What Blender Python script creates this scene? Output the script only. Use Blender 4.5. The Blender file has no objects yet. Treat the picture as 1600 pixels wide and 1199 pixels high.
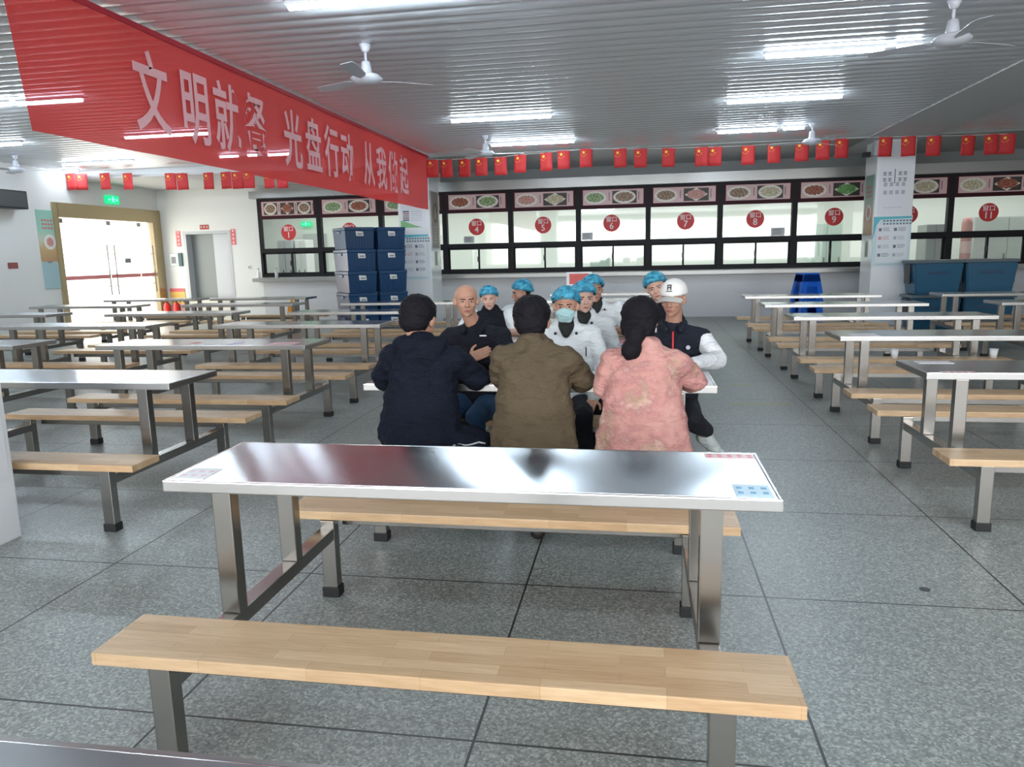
import bpy, bmesh, math, random
from mathutils import Vector, Matrix, Euler, noise

sc = bpy.context.scene
C = sc.collection
PI = math.pi
random.seed(7)

# ------------------------------------------------------------------ camera
CAM_H, PITCH, YAW, ROLL, FPX = 1.44279, 0.171506, 0.169796, -0.022298, 1163.21
cam_data = bpy.data.cameras.new('camera')
cam = bpy.data.objects.new('camera', cam_data)
C.objects.link(cam)
cam_data.sensor_fit = 'HORIZONTAL'
cam_data.sensor_width = 36.0
cam_data.lens = 36.0 * FPX / 1600.0
cam_data.clip_start = 0.05
cam_data.clip_end = 200
fwd = Vector((-math.sin(YAW) * math.cos(PITCH), math.cos(YAW) * math.cos(PITCH), -math.sin(PITCH)))
right0 = Vector((math.cos(YAW), math.sin(YAW), 0))
up0 = right0.cross(fwd)
r_ = right0 * math.cos(ROLL) + up0 * math.sin(ROLL)
u_ = -right0 * math.sin(ROLL) + up0 * math.cos(ROLL)
cam.matrix_world = Matrix(((r_.x, u_.x, -fwd.x, 0), (r_.y, u_.y, -fwd.y, 0), (r_.z, u_.z, -fwd.z, CAM_H), (0, 0, 0, 1)))
sc.camera = cam

# ------------------------------------------------------------------ world, daylight, exposure
world = bpy.data.worlds.new('world')
sc.world = world
world.use_nodes = True
world.node_tree.nodes['Background'].inputs[0].default_value = (1.0, 0.985, 0.94, 1)
world.node_tree.nodes['Background'].inputs[1].default_value = 1.9

def area(name, loc, rot, sx, sy, power, col=(1, 1, 1)):
    l = bpy.data.lights.new(name, 'AREA')
    l.shape = 'RECTANGLE'; l.size = sx; l.size_y = sy; l.energy = power; l.color = col
    o = bpy.data.objects.new(name, l); C.objects.link(o)
    o.location = loc; o.rotation_euler = rot
    return o
# daylight through the glass entrance on the left, through the windows behind the photographer, and the serving kitchen's lamps
area('entrance_daylight', (-11.40, 15.2, 1.25), (0, -PI / 2, 0), 2.2, 2.9, 38, (1.0, 0.95, 0.84))
area('rear_window_daylight', (0.5, -4.7, 2.0), (PI / 2 + 0.0, 0, 0), 16.0, 2.0, 600, (0.95, 0.97, 1.0))
area('kitchen_light', (0, 18.6, 3.05), (0, 0, 0), 20.0, 1.6, 210, (1.0, 0.98, 0.94))
TUBE_STRENGTH = 62.0

sc.view_settings.view_transform = 'Standard'
sc.view_settings.look = 'None'
sc.view_settings.exposure = 0.43
sc.view_settings.gamma = 1.0
sc.view_settings.use_curve_mapping = False

# ------------------------------------------------------------------ materials
MATS = {}
def mat(name, col=(0.8, 0.8, 0.8), rough=0.5, metal=0.0, emis=None, estr=0.0, spec=0.5, coat=0.0):
    if name in MATS: return MATS[name]
    m = bpy.data.materials.new(name); m.use_nodes = True
    b = m.node_tree.nodes['Principled BSDF']
    b.inputs['Base Color'].default_value = (*col, 1)
    b.inputs['Roughness'].default_value = rough
    b.inputs['Metallic'].default_value = metal
    b.inputs['Specular IOR Level'].default_value = spec
    b.inputs['Coat Weight'].default_value = coat
    if emis:
        b.inputs['Emission Color'].default_value = (*emis, 1)
        b.inputs['Emission Strength'].default_value = estr
    MATS[name] = m
    return m
def nt(m):
    return m.node_tree.nodes, m.node_tree.links, m.node_tree.nodes['Principled BSDF']
def node(m, typ, **kw):
    n = m.node_tree.nodes.new(typ)
    for k, v in kw.items(): setattr(n, k, v)
    return n
def mathn(m, op, a, b=None, c=None):
    n = node(m, 'ShaderNodeMath', operation=op)
    for i, v in enumerate((a, b, c)):
        if v is None: continue
        if isinstance(v, (int, float)): n.inputs[i].default_value = v
        else: m.node_tree.links.new(v, n.inputs[i])
    return n.outputs[0]
def ramp(m, fac, stops, interp='LINEAR'):
    n = node(m, 'ShaderNodeValToRGB'); cr = n.color_ramp; cr.interpolation = interp
    while len(cr.elements) < len(stops): cr.elements.new(0.5)
    for e, (p, c) in zip(cr.elements, stops):
        e.position = p; e.color = (*c, 1)
    m.node_tree.links.new(fac, n.inputs[0])
    return n.outputs[0]
def objco(m): return node(m, 'ShaderNodeTexCoord').outputs['Object']
def noise_tex(m, co, scale, detail=3, rough=0.5, vec_scale=None):
    if vec_scale:
        mp = node(m, 'ShaderNodeMapping'); mp.inputs['Scale'].default_value = vec_scale
        m.node_tree.links.new(co, mp.inputs[0]); co = mp.outputs[0]
    n = node(m, 'ShaderNodeTexNoise'); n.inputs['Scale'].default_value = scale
    n.inputs['Detail'].default_value = detail; n.inputs['Roughness'].default_value = rough
    m.node_tree.links.new(co, n.inputs['Vector'])
    return n.outputs['Fac']
def mix(m, fac, a, b):
    n = node(m, 'ShaderNodeMix', data_type='RGBA')
    L = m.node_tree.links
    if isinstance(fac, (int, float)): n.inputs[0].default_value = fac
    else: L.new(fac, n.inputs[0])
    for idx, v in ((6, a), (7, b)):
        if isinstance(v, tuple): n.inputs[idx].default_value = (*v, 1)
        else: L.new(v, n.inputs[idx])
    return n.outputs[2]
def bump(m, h, strength=0.3, dist=0.01):
    n = node(m, 'ShaderNodeBump'); n.inputs['Strength'].default_value = strength; n.inputs['Distance'].default_value = dist
    m.node_tree.links.new(h, n.inputs['Height'])
    m.node_tree.links.new(n.outputs[0], m.node_tree.nodes['Principled BSDF'].inputs['Normal'])

# terrazzo floor with joints (object coordinates = world metres)
FLOOR = mat('terrazzo', rough=0.38)
N, L, B = nt(FLOOR)
co = objco(FLOOR)
sep = node(FLOOR, 'ShaderNodeSeparateXYZ'); L.new(co, sep.inputs[0])
v1 = node(FLOOR, 'ShaderNodeTexVoronoi'); v1.inputs['Scale'].default_value = 125; L.new(co, v1.inputs['Vector'])
sepc = node(FLOOR, 'ShaderNodeSeparateColor'); L.new(v1.outputs['Color'], sepc.inputs[0])
chips = ramp(FLOOR, sepc.outputs[0], [(0.0, (0.10, 0.115, 0.108)), (0.25, (0.19, 0.21, 0.20)), (0.55, (0.30, 0.325, 0.31)), (0.8, (0.42, 0.445, 0.43)), (1.0, (0.66, 0.68, 0.65))])
big = noise_tex(FLOOR, co, 0.9, 4)
chips = mix(FLOOR, 0.45, chips, (0.28, 0.30, 0.29))
shade = ramp(FLOOR, big, [(0.3, (0.84, 0.86, 0.85)), (0.7, (1.06, 1.05, 1.03))])
mul = node(FLOOR, 'ShaderNodeMix', data_type='RGBA', blend_type='MULTIPLY'); mul.inputs[0].default_value = 1.0
L.new(chips, mul.inputs[6]); L.new(shade, mul.inputs[7])
def joint(axis, off, pitch, w):
    a = mathn(FLOOR, 'MODULO', mathn(FLOOR, 'ADD', axis, 100 * pitch - off), pitch)
    a = mathn(FLOOR, 'ABSOLUTE', mathn(FLOOR, 'SUBTRACT', a, pitch / 2))
    return mathn(FLOOR, 'GREATER_THAN', a, pitch / 2 - w)
jt = mathn(FLOOR, 'MAXIMUM', joint(sep.outputs[0], -0.48, 1.014, 0.0045), joint(sep.outputs[1], 1.975, 1.085, 0.0045))
L.new(mix(FLOOR, jt, mul.outputs[2], (0.035, 0.038, 0.036)), B.inputs['Base Color'])
L.new(mathn(FLOOR, 'ADD', mathn(FLOOR, 'MULTIPLY', big, 0.18), 0.28), B.inputs['Roughness'])

STEEL = mat('polished_steel', (0.60, 0.625, 0.66), 0.16, 1.0)
co = objco(STEEL); g = noise_tex(STEEL, co, 6, 3)
STEEL.node_tree.links.new(mathn(STEEL, 'ADD', mathn(STEEL, 'MULTIPLY', g, 0.06), 0.15), nt(STEEL)[2].inputs['Roughness'])
BRUSH = mat('brushed_steel', (0.33, 0.315, 0.295), 0.25, 1.0)
_tn = node(STEEL, 'ShaderNodeCombineXYZ'); _tn.inputs[0].default_value = 1.0
STEEL.node_tree.links.new(_tn.outputs[0], nt(STEEL)[2].inputs['Tangent'])
nt(STEEL)[2].inputs['Anisotropic'].default_value = 0.97
RIM = mat('steel_rim', (0.55, 0.54, 0.53), 0.25, 1.0)
RUBBER = mat('black_rubber', (0.012, 0.012, 0.014), 0.6)

WOOD = mat('butcher_block_wood', rough=0.38)
N, L, B = nt(WOOD)
co = objco(WOOD)
br = node(WOOD, 'ShaderNodeTexBrick'); br.inputs['Scale'].default_value = 1.0
br.inputs['Brick Width'].default_value = 0.31; br.inputs['Row Height'].default_value = 0.047; br.inputs['Mortar Size'].default_value = 0.0006
br.offset = 0.37; br.inputs['Mortar Smooth'].default_value = 0.3; br.inputs['Bias'].default_value = 0.0
br.inputs['Color1'].default_value = (0.56, 0.375, 0.215, 1); br.inputs['Color2'].default_value = (0.70, 0.51, 0.32, 1); br.inputs['Mortar'].default_value = (0.45, 0.27, 0.13, 1)
L.new(co, br.inputs['Vector'])
gr = noise_tex(WOOD, co, 9, 5, 0.6, (1.0, 16.0, 8.0))
grc = ramp(WOOD, gr, [(0.3, (0.86, 0.80, 0.74)), (0.7, (1.06, 1.05, 1.04))])
mu = node(WOOD, 'ShaderNodeMix', data_type='RGBA', blend_type='MULTIPLY'); mu.inputs[0].default_value = 1.0
L.new(br.outputs['Color'], mu.inputs[6]); L.new(grc, mu.inputs[7])
kn = node(WOOD, 'ShaderNodeTexVoronoi'); kn.inputs['Scale'].default_value = 2.3; L.new(co, kn.inputs['Vector'])
L.new(mix(WOOD, mathn(WOOD, 'LESS_THAN', kn.outputs['Distance'], 0.022), mu.outputs[2], (0.10, 0.05, 0.03)), B.inputs['Base Color'])

WALL = mat('white_wall_paint', (0.74, 0.75, 0.73), 0.6)
WALLGREY = mat('unlit_upper_wall_grey', (0.24, 0.25, 0.25), 0.45)  # unlit wall above the windows: its shade is put into a darker base colour
SLAT = mat('ribbed_metal_ceiling', (0.74, 0.75, 0.78), 0.36, 0.40)
SOFFIT = mat('soffit_plaster', (0.62, 0.63, 0.63), 0.6)
PILLAR = mat('pillar_tile', (0.78, 0.80, 0.82), 0.22)
TILEW = mat('wall_tile_pale', (0.60, 0.61, 0.63), 0.3)
N, L, B = nt(TILEW); co = objco(TILEW)
HOOD = mat('hood_steel', (0.34, 0.34, 0.33), 0.35, 0.8)
FRAME = mat('dark_window_frame', (0.010, 0.010, 0.013), 0.55, spec=0.25)
FRAMER = mat('dark_red_frame', (0.045, 0.006, 0.012), 0.6, spec=0.25)
KITCHEN = mat('kitchen_white', (0.86, 0.88, 0.85), 0.5)
KGREY = mat('kitchen_grey', (0.52, 0.56, 0.55), 0.4)
KGREEN = mat('kitchen_pale_green', (0.60, 0.72, 0.66), 0.3)
KRED = mat('kitchen_red', (0.55, 0.25, 0.24), 0.4)
GOLD = mat('champagne_metal', (0.46, 0.37, 0.22), 0.32, 0.7)
RED = mat('sign_red', (0.62, 0.03, 0.035), 0.5)
WHITE = mat('white_plastic', (0.85, 0.86, 0.87), 0.4)
LETTER = mat('letter_white', (0.88, 0.80, 0.80), 0.6)
BLACK = mat('black_plastic', (0.012, 0.013, 0.016), 0.4)
DGREY = mat('dark_grey', (0.055, 0.058, 0.06), 0.5)
MGREY = mat('mid_grey', (0.25, 0.27, 0.28), 0.45)
LGREY = mat('light_grey', (0.50, 0.52, 0.54), 0.45)
YELLOW = mat('yellow_plastic', (0.85, 0.42, 0.02), 0.4)
EXTRED = mat('extinguisher_red', (0.70, 0.02, 0.015), 0.25)
CRATE = mat('blue_crate_plastic', (0.012, 0.055, 0.14), 0.20, spec=0.6)
CRATEL = mat('blue_crate_plastic_pale', (0.05, 0.13, 0.20), 0.25)
BIN = mat('teal_blue_bin_plastic', (0.012, 0.095, 0.18), 0.35)
BINLID = mat('grey_bin_lid', (0.10, 0.135, 0.16), 0.4)
STOOL = mat('bright_blue_plastic', (0.0, 0.10, 0.52), 0.35)
LABELW = mat('paper_label', (0.70, 0.72, 0.70), 0.6)
FANW = mat('fan_enamel', (0.62, 0.64, 0.70), 0.3)
TUBE = mat('tube_light', (0.9, 0.95, 1.0), 0.5, emis=(0.74, 0.89, 1.0), estr=TUBE_STRENGTH)
TUBEH = mat('tube_housing', (0.75, 0.77, 0.80), 0.4)
EXITG = mat('exit_sign_green', (0.0, 0.10, 0.04), 0.4, emis=(0.0, 0.55, 0.20), estr=1.2)
EXITW = mat('exit_sign_glow', (0.1, 0.7, 0.3), 0.4, emis=(0.15, 1.0, 0.40), estr=2.2)
FLAGR = mat('flag_red', (0.50, 0.024, 0.026), 0.7)
FLAGY = mat('flag_star_yellow', (0.9, 0.62, 0.05), 0.6)
PINKP = mat('menu_panel_pink', (0.72, 0.48, 0.48), 0.4)
PLATE = mat('dish_plate', (0.80, 0.76, 0.68), 0.4)
DARKP = mat('dish_backdrop', (0.05, 0.04, 0.035), 0.5)
OUTG = mat('outdoor_paving', (0.75, 0.73, 0.68), 0.7)
TAPE = mat('faded_yellow_tape', (0.42, 0.42, 0.16), 0.6)

# thin see-through glass
def glass(name, tint, fac):
    m = bpy.data.materials.new(name); m.use_nodes = True
    n = m.node_tree.nodes; l = m.node_tree.links; n.clear()
    out = n.new('ShaderNodeOutputMaterial'); t = n.new('ShaderNodeBsdfTransparent'); gl = n.new('ShaderNodeBsdfGlossy')
    mx = n.new('ShaderNodeMixShader'); t.inputs[0].default_value = (*tint, 1); gl.inputs['Roughness'].default_value = 0.03
    mx.inputs[0].default_value = fac
    l.new(t.outputs[0], mx.inputs[1]); l.new(gl.outputs[0], mx.inputs[2]); l.new(mx.outputs[0], out.inputs[0])
    return m
GLASS = glass('window_glass', (0.93, 0.97, 0.95), 0.06)
DGLASS = glass('entrance_glass', (0.99, 0.99, 0.98), 0.05)

# banner cloth: thin, the lamps behind shine through it
def cloth(name, col, transp):
    m = bpy.data.materials.new(name); m.use_nodes = True
    n = m.node_tree.nodes; l = m.node_tree.links; p = n['Principled BSDF']; out = n['Material Output']
    p.inputs['Base Color'].default_value = (*col, 1); p.inputs['Roughness'].default_value = 0.75
    t = n.new('ShaderNodeBsdfTransparent'); tl = n.new('ShaderNodeBsdfTranslucent'); tl.inputs[0].default_value = (*col, 1)
    m1 = n.new('ShaderNodeMixShader'); m2 = n.new('ShaderNodeMixShader')
    m1.inputs[0].default_value = 0.35; m2.inputs[0].default_value = transp
    t.inputs[0].default_value = (1.0, 0.75, 0.8, 1)
    l.new(p.outputs[0], m1.inputs[1]); l.new(tl.outputs[0], m1.inputs[2]); l.new(m1.outputs[0], m2.inputs[1]); l.new(t.outputs[0], m2.inputs[2]); l.new(m2.outputs[0], out.inputs[0])
    return m
BANNER = cloth('banner_cloth', (0.76, 0.055, 0.05), 0.08)
BLETTER = mat('banner_lettering', (0.80, 0.42, 0.44), 0.7)

def food(name, a, b, scale=60):
    if name in MATS: return MATS[name]
    m = mat(name, rough=0.5)
    f = noise_tex(m, objco(m), scale, 3, 0.7)
    m.node_tree.links.new(ramp(m, f, [(0.35, a), (0.62, b)]), nt(m)[2].inputs['Base Color'])
    return m
F_GREEN = food('food_greens', (0.03, 0.12, 0.02), (0.45, 0.55, 0.30), 28)
F_RED = food('food_red_meat', (0.12, 0.02, 0.012), (0.50, 0.16, 0.09), 28)
F_BROWN = food('food_brown', (0.10, 0.05, 0.03), (0.45, 0.30, 0.20), 28)
F_PINK = food('food_pink', (0.42, 0.15, 0.12), (0.68, 0.38, 0.33), 28)
F_PALE = food('food_pale', (0.32, 0.26, 0.14), (0.74, 0.68, 0.48), 28)
F_LEAF = food('food_leaf_green', (0.06, 0.22, 0.04), (0.25, 0.50, 0.18), 20)

# cloth of clothes
def fabric(name, col, rough=0.85, var=0.25, sc_=7):
    m = mat(name, col, rough, spec=0.25)
    f = noise_tex(m, objco(m), sc_, 4, 0.6)
    lo = tuple(c * (1 - var) for c in col); hi = tuple(min(1, c * (1 + var)) for c in col)
    m.node_tree.links.new(ramp(m, f, [(0.3, lo), (0.7, hi)]), nt(m)[2].inputs['Base Color'])
    w = noise_tex(m, objco(m), 11, 4, 0.6, (1, 1, 2.2))
    bump(m, w, 0.7, 0.05)
    return m
NAVY = fabric('navy_parka', (0.0032, 0.0055, 0.0145))
OLIVE = fabric('olive_brown_jacket', (0.102, 0.076, 0.047), var=0.08)
PINKC = fabric('pink_floral_jacket', (0.78, 0.42, 0.36), var=0.12)
BLACKC = fabric('black_jacket', (0.010, 0.011, 0.018))
VEST = fabric('dark_vest', (0.014, 0.017, 0.028))
WHITEC = fabric('chef_white_cotton', (0.74, 0.78, 0.80), var=0.05)
WSLEEVE = fabric('white_sleeve', (0.78, 0.79, 0.82), var=0.04)
TROUS = fabric('dark_trousers', (0.015, 0.016, 0.022))
JEANS = fabric('blue_jeans', (0.035, 0.085, 0.17))
DARKSHIRT = fabric('dark_undershirt', (0.03, 0.032, 0.03))
SHOEW = fabric('pale_sneaker', (0.55, 0.60, 0.58), var=0.2)
SHOEB = mat('dark_shoe', (0.02, 0.015, 0.012), 0.5)
HAIR = mat('black_hair', (0.007, 0.006, 0.009), 0.75, spec=0.2)
w = noise_tex(HAIR, objco(HAIR), 25, 3, 0.6, (3, 3, 0.5)); bump(HAIR, w, 0.4, 0.01)
SKIN = mat('skin', (0.50, 0.265, 0.18), 0.5)
SKIN.node_tree.nodes['Principled BSDF'].inputs['Subsurface Weight'].default_value = 0.06
SKIND = mat('tanned_skin', (0.44, 0.23, 0.165), 0.5)
SKINL = mat('fair_skin', (0.66, 0.40, 0.31), 0.5)
LIP = mat('lips', (0.38, 0.12, 0.11), 0.5)
EYEW = mat('eye_white', (0.45, 0.38, 0.35), 0.3)
EYED = mat('eye_dark', (0.015, 0.01, 0.01), 0.2)
MASKB = fabric('pale_blue_face_mask', (0.45, 0.70, 0.72), var=0.05)
NET = mat('blue_hairnet', (0.02, 0.26, 0.42), 0.5)
f = noise_tex(NET, objco(NET), 30, 3, 0.6, (1, 1, 1)); bump(NET, f, 0.6, 0.01)
NET.node_tree.links.new(ramp(NET, f, [(0.35, (0.012, 0.14, 0.26)), (0.62, (0.06, 0.40, 0.56))]), nt(NET)[2].inputs['Base Color'])
CAPW = mat('white_cap', (0.80, 0.78, 0.75), 0.7)
# floral print on the pink jacket
N, L, B = nt(PINKC)
co = objco(PINKC)
fl = noise_tex(PINKC, co, 6.5, 5, 0.62)
base = ramp(PINKC, fl, [(0.36, (0.60, 0.33, 0.29)), (0.48, (0.55, 0.27, 0.24)), (0.56, (0.44, 0.21, 0.20)), (0.62, (0.58, 0.37, 0.31))])
fl2 = noise_tex(PINKC, co, 9.0, 6, 0.7, (1, 1, 0.7))
L.new(mix(PINKC, mathn(PINKC, 'MULTIPLY', mathn(PINKC, 'GREATER_THAN', fl2, 0.57), 0.55), base, (0.42, 0.30, 0.20)), B.inputs['Base Color'])

# ------------------------------------------------------------------ mesh helpers
def box(bm, x0, x1, y0, y1, z0, z1, mi=0, bev=0.0):
    vs = [bm.verts.new(p) for p in ((x0, y0, z0), (x1, y0, z0), (x1, y1, z0), (x0, y1, z0), (x0, y0, z1), (x1, y0, z1), (x1, y1, z1), (x0, y1, z1))]
    fs = []
    for q in ((3, 2, 1, 0), (4, 5, 6, 7), (0, 1, 5, 4), (1, 2, 6, 5), (2, 3, 7, 6), (3, 0, 4, 7)):
        f = bm.faces.new([vs[i] for i in q]); f.material_index = mi; fs.append(f)
    if bev > 0:
        es = list({e for f in fs for e in f.edges})
        r = bmesh.ops.bevel(bm, geom=es, offset=bev, segments=2, affect='EDGES', profile=0.7)
        for f in r['faces']: f.material_index = mi
    return vs
def cyl(bm, p0, p1, r0, r1=None, seg=16, mi=0, caps=True):
    if r1 is None: r1 = r0
    p0, p1 = Vector(p0), Vector(p1); d = (p1 - p0).normalized()
    a = d.orthogonal().normalized(); b = d.cross(a)
    A = []; Bv = []
    for i in range(seg):
        t = 2 * PI * i / seg; o = a * math.cos(t) + b * math.sin(t)
        A.append(bm.verts.new(p0 + o * r0)); Bv.append(bm.verts.new(p1 + o * r1))
    for i in range(seg):
        j = (i + 1) % seg
        f = bm.faces.new((A[i], A[j], Bv[j], Bv[i])); f.material_index = mi; f.smooth = True
    if caps:
        f = bm.faces.new(A[::-1]); f.material_index = mi
        f = bm.faces.new(Bv); f.material_index = mi
def lathe(bm, prof, seg=24, mi=0, cx=0, cy=0):
    rings = []
    for r, z in prof:
        rings.append([bm.verts.new((cx + r * math.cos(2 * PI * i / seg), cy + r * math.sin(2 * PI * i / seg), z)) for i in range(seg)])
    for a, b in zip(rings, rings[1:]):
        for i in range(seg):
            j = (i + 1) % seg
            f = bm.faces.new((a[i], a[j], b[j], b[i])); f.material_index = mi; f.smooth = True
    f = bm.faces.new(rings[0][::-1]); f.material_index = mi
    f = bm.faces.new(rings[-1]); f.material_index = mi
def poly(bm, pts, mi=0):
    f = bm.faces.new([bm.verts.new(p) for p in pts]); f.material_index = mi; return f
def obj(name, bm, mats, parent=None, loc=None, rot=None, smooth=False):
    me = bpy.data.meshes.new(name)
    bm.normal_update(); bm.to_mesh(me); bm.free()
    if not isinstance(mats, (list, tuple)): mats = [mats]
    for m in mats: me.materials.append(m)
    if smooth:
        for p in me.polygons: p.use_smooth = True
    o = bpy.data.objects.new(name, me); C.objects.link(o)
    if parent: o.parent = parent
    if loc: o.location = loc
    if rot: o.rotation_euler = rot
    return o
def B_(): return bmesh.new()
def boxo(name, dims, m, parent=None, bev=0.0, **k):
    bm = B_(); box(bm, *dims, bev=bev); return obj(name, bm, m, parent, **k)
def thing(name, label, cat, loc=(0, 0, 0), rotz=0, group=None):
    o = bpy.data.objects.new(name, None); C.objects.link(o)
    o.location = loc; o.rotation_euler = (0, 0, rotz); o.empty_display_size = 0.1
    return tag(o, label, cat, group)
def tag(o, label, cat, group=None):
    o['label'] = label; o['category'] = cat
    if group: o['group'] = group
    return o
def struct(name, bm, m, parent=None):
    o = obj(name, bm, m, parent); o['kind'] = 'structure'; return o
def dup(root, loc=None, rotz=None, label=None, group=None):
    r = root.copy(); C.objects.link(r)
    if loc is not None: r.location = loc
    if rotz is not None: r.rotation_euler = (0, 0, rotz)
    if label: r['label'] = label
    if group: r['group'] = group
    for ch in list(root.children):
        c = ch.copy(); C.objects.link(c); c.parent = r
        for g in ch.children:
            d = g.copy(); C.objects.link(d); d.parent = c
    return r
def text(s, size, m, parent, loc, rot, name='lettering', bold=0.0, depth=0.002, sx=1.0, align='CENTER'):
    cu = bpy.data.curves.new('text', 'FONT'); cu.body = s; cu.size = size
    cu.align_x = align; cu.align_y = 'CENTER'; cu.offset = bold; cu.extrude = depth; cu.resolution_u = 3
    tmp = bpy.data.objects.new('tmp', cu); C.objects.link(tmp)
    dg = bpy.context.evaluated_depsgraph_get()
    me = bpy.data.meshes.new_from_object(tmp.evaluated_get(dg))
    bpy.data.objects.remove(tmp); bpy.data.curves.remove(cu)
    me.materials.clear(); me.materials.append(m)
    for v in me.vertices: v.co.x *= sx
    o = bpy.data.objects.new(name, me); C.objects.link(o); o.parent = parent
    o.location = loc; o.rotation_euler = rot
    return o

WY = 16.923            # face of the serving wall
LX = -11.56            # left wall
RX = 11.5

# ------------------------------------------------------------------ setting
bm = B_(); box(bm, LX - 0.3, RX, -5, WY, -0.1, 0); struct('floor', bm, FLOOR)
# serving wall: lower part, piers, upper part
W0, WM = -8.95, 1.525           # first window's left edge, module
WZ0, WZ1 = 1.03, 2.87
NWIN = 12
WX1 = W0 + WM * NWIN
bm = B_()
box(bm, W0, RX, WY, WY + 0.15, 0, WZ0)
box(bm, -9.70, W0, WY, WY + 0.15, 0, 3.6)
box(bm, LX - 0.3, -10.96, WY, WY + 0.15, 0, 3.6)
box(bm, -10.96, -9.70, WY, WY + 0.15, 2.165, 3.6)
box(bm, WX1, RX, WY, WY + 0.15, WZ0, 3.6)
box(bm, W0, -4.45, WY, WY + 0.15, WZ1, 3.6)
struct('wall_back', bm, WALL)
bm = B_(); box(bm, -4.45, WX1, WY, WY + 0.15, WZ1, 3.6); struct('wall_back_upper', bm, WALLGREY)
# left wall with the entrance opening (Y 13.62..16.72, up to 2.39)
bm = B_()
box(bm, LX - 0.2, LX, -5, 13.62, 0, 3.6)
box(bm, LX - 0.2, LX, 16.72, WY, 0, 3.6)
box(bm, LX - 0.2, LX, 13.62, 16.72, 2.40, 3.6)
struct('wall_left', bm, WALL)
bm = B_(); box(bm, RX, RX + 0.2, -5, WY + 0.15, 0, 3.6); struct('wall_right', bm, WALL)
bm = B_()   # rear wall behind the photographer with its window openings
box(bm, LX - 0.2, RX + 0.2, -5.2, -5, 0, 0.9); box(bm, LX - 0.2, RX + 0.2, -5.2, -5, 3.1, 3.6)
for x in (-11.6, -8.2, -4.2, -0.1, 4.0, 8.0, 11.2):
    box(bm, x - 0.25, x + 0.25, -5.2, -5, 0.9, 3.1)
struct('wall_rear', bm, WALL)
bm = B_()
box(bm, W0 + 0.0, WX1, WY - 0.004, WY, 0.0, 0.93)
struct('trim_1', bm, TILEW)
# outdoor ground
bm = B_(); box(bm, -24, LX - 0.2, 6, 24, -0.12, -0.02); struct('outdoor_ground', bm, OUTG)

# ribbed ceilings
def ribbed(name, x0, x1, y0, y1, z, pitch=0.2):
    bm = B_()
    prof = []
    y = y0
    while y < y1 - 0.01:
        prof += [(y, z + 0.034), (y + 0.018, z + 0.034)]
        for q in range(9):
            a = PI * (0.08 + 0.84 * q / 8)
            prof.append((y + 0.018 + (pitch - 0.018) * (0.5 - 0.5 * math.cos(a)), z + 0.030 * (1 - math.sin(a))))
        y += pitch
    prof.append((y1, z + 0.035))
    A = [bm.verts.new((x0, a, b)) for a, b in prof]; D = [bm.verts.new((x1, a, b)) for a, b in prof]
    for i in range(len(prof) - 1):
        bm.faces.new((A[i], A[i + 1], D[i + 1], D[i]))
    struct(name, bm, SLAT)
ZC = 3.32
ribbed('ceiling', LX, 3.92, -5, 14.2, ZC)
ribbed('ceiling_right_bay', 5.03, RX, -5, 14.2, ZC)
bm = B_(); box(bm, 3.92, 5.03, -5, WY, ZC - 0.012, 3.72); struct('trim_2', bm, SOFFIT)
bm = B_(); box(bm, LX, -4.5, 14.2, WY, 3.17, 3.40); struct('trim_3', bm, SOFFIT)
bm = B_(); box(bm, -4.5, 3.92, 14.2, WY, 3.30, 3.40); box(bm, 5.03, RX, 14.2, WY, 3.30, 3.40); struct('ceiling_serving_strip', bm, mat('grey_gloss_panel', (0.30, 0.31, 0.31), 0.25))
bm = B_(); box(bm, LX - 0.3, RX + 0.3, -5.2, 21, 3.75, 3.85); struct('roof_slab', bm, SOFFIT)

# steel fascia over the windows and steel sill beneath
bm = B_()
box(bm, W0 - 0.12, -4.5, WY - 0.16, WY, WZ1 + 0.005, 3.04)
box(bm, -4.5, WX1, WY - 0.10, WY, WZ1 + 0.005, 3.08)
struct('trim_4', bm, HOOD)
bm = B_(); box(bm, W0 - 0.12, WX1 + 0.1, WY - 0.30, WY + 0.1, WZ0 - 0.10, WZ0 - 0.012, bev=0.006)
struct('trim_5', bm, HOOD)

# pillars
def pillar(x0, x1, y0, y1, name):
    bm = B_(); box(bm, x0, x1, y0, y1, 0, 3.40, bev=0.01)
    return struct(name, bm, PILLAR)
pillar(-4.76, -4.105, 14.7, 15.45, 'pillar_left')
pillar(4.20, 4.84, 14.7, 15.40, 'pillar_right')
pillar(-3.95, -3.28, 2.55, 3.336, 'pillar_front')

# kitchen behind the glass
bm = B_()
KY = 20.4
box(bm, LX, RX, KY, KY + 0.1, 0, 3.3)
box(bm, LX - 0.1, LX, WY + 0.15, KY, 0, 3.3); box(bm, RX, RX + 0.1, WY + 0.15, KY, 0, 3.3)
box(bm, LX, RX, WY + 0.15, KY, 3.3, 3.4)
struct('wall_kitchen', bm, KITCHEN)
bm = B_(); box(bm, LX, RX, WY + 0.15, KY, -0.1, 0.0); struct('floor_kitchen', bm, KGREY)

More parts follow.
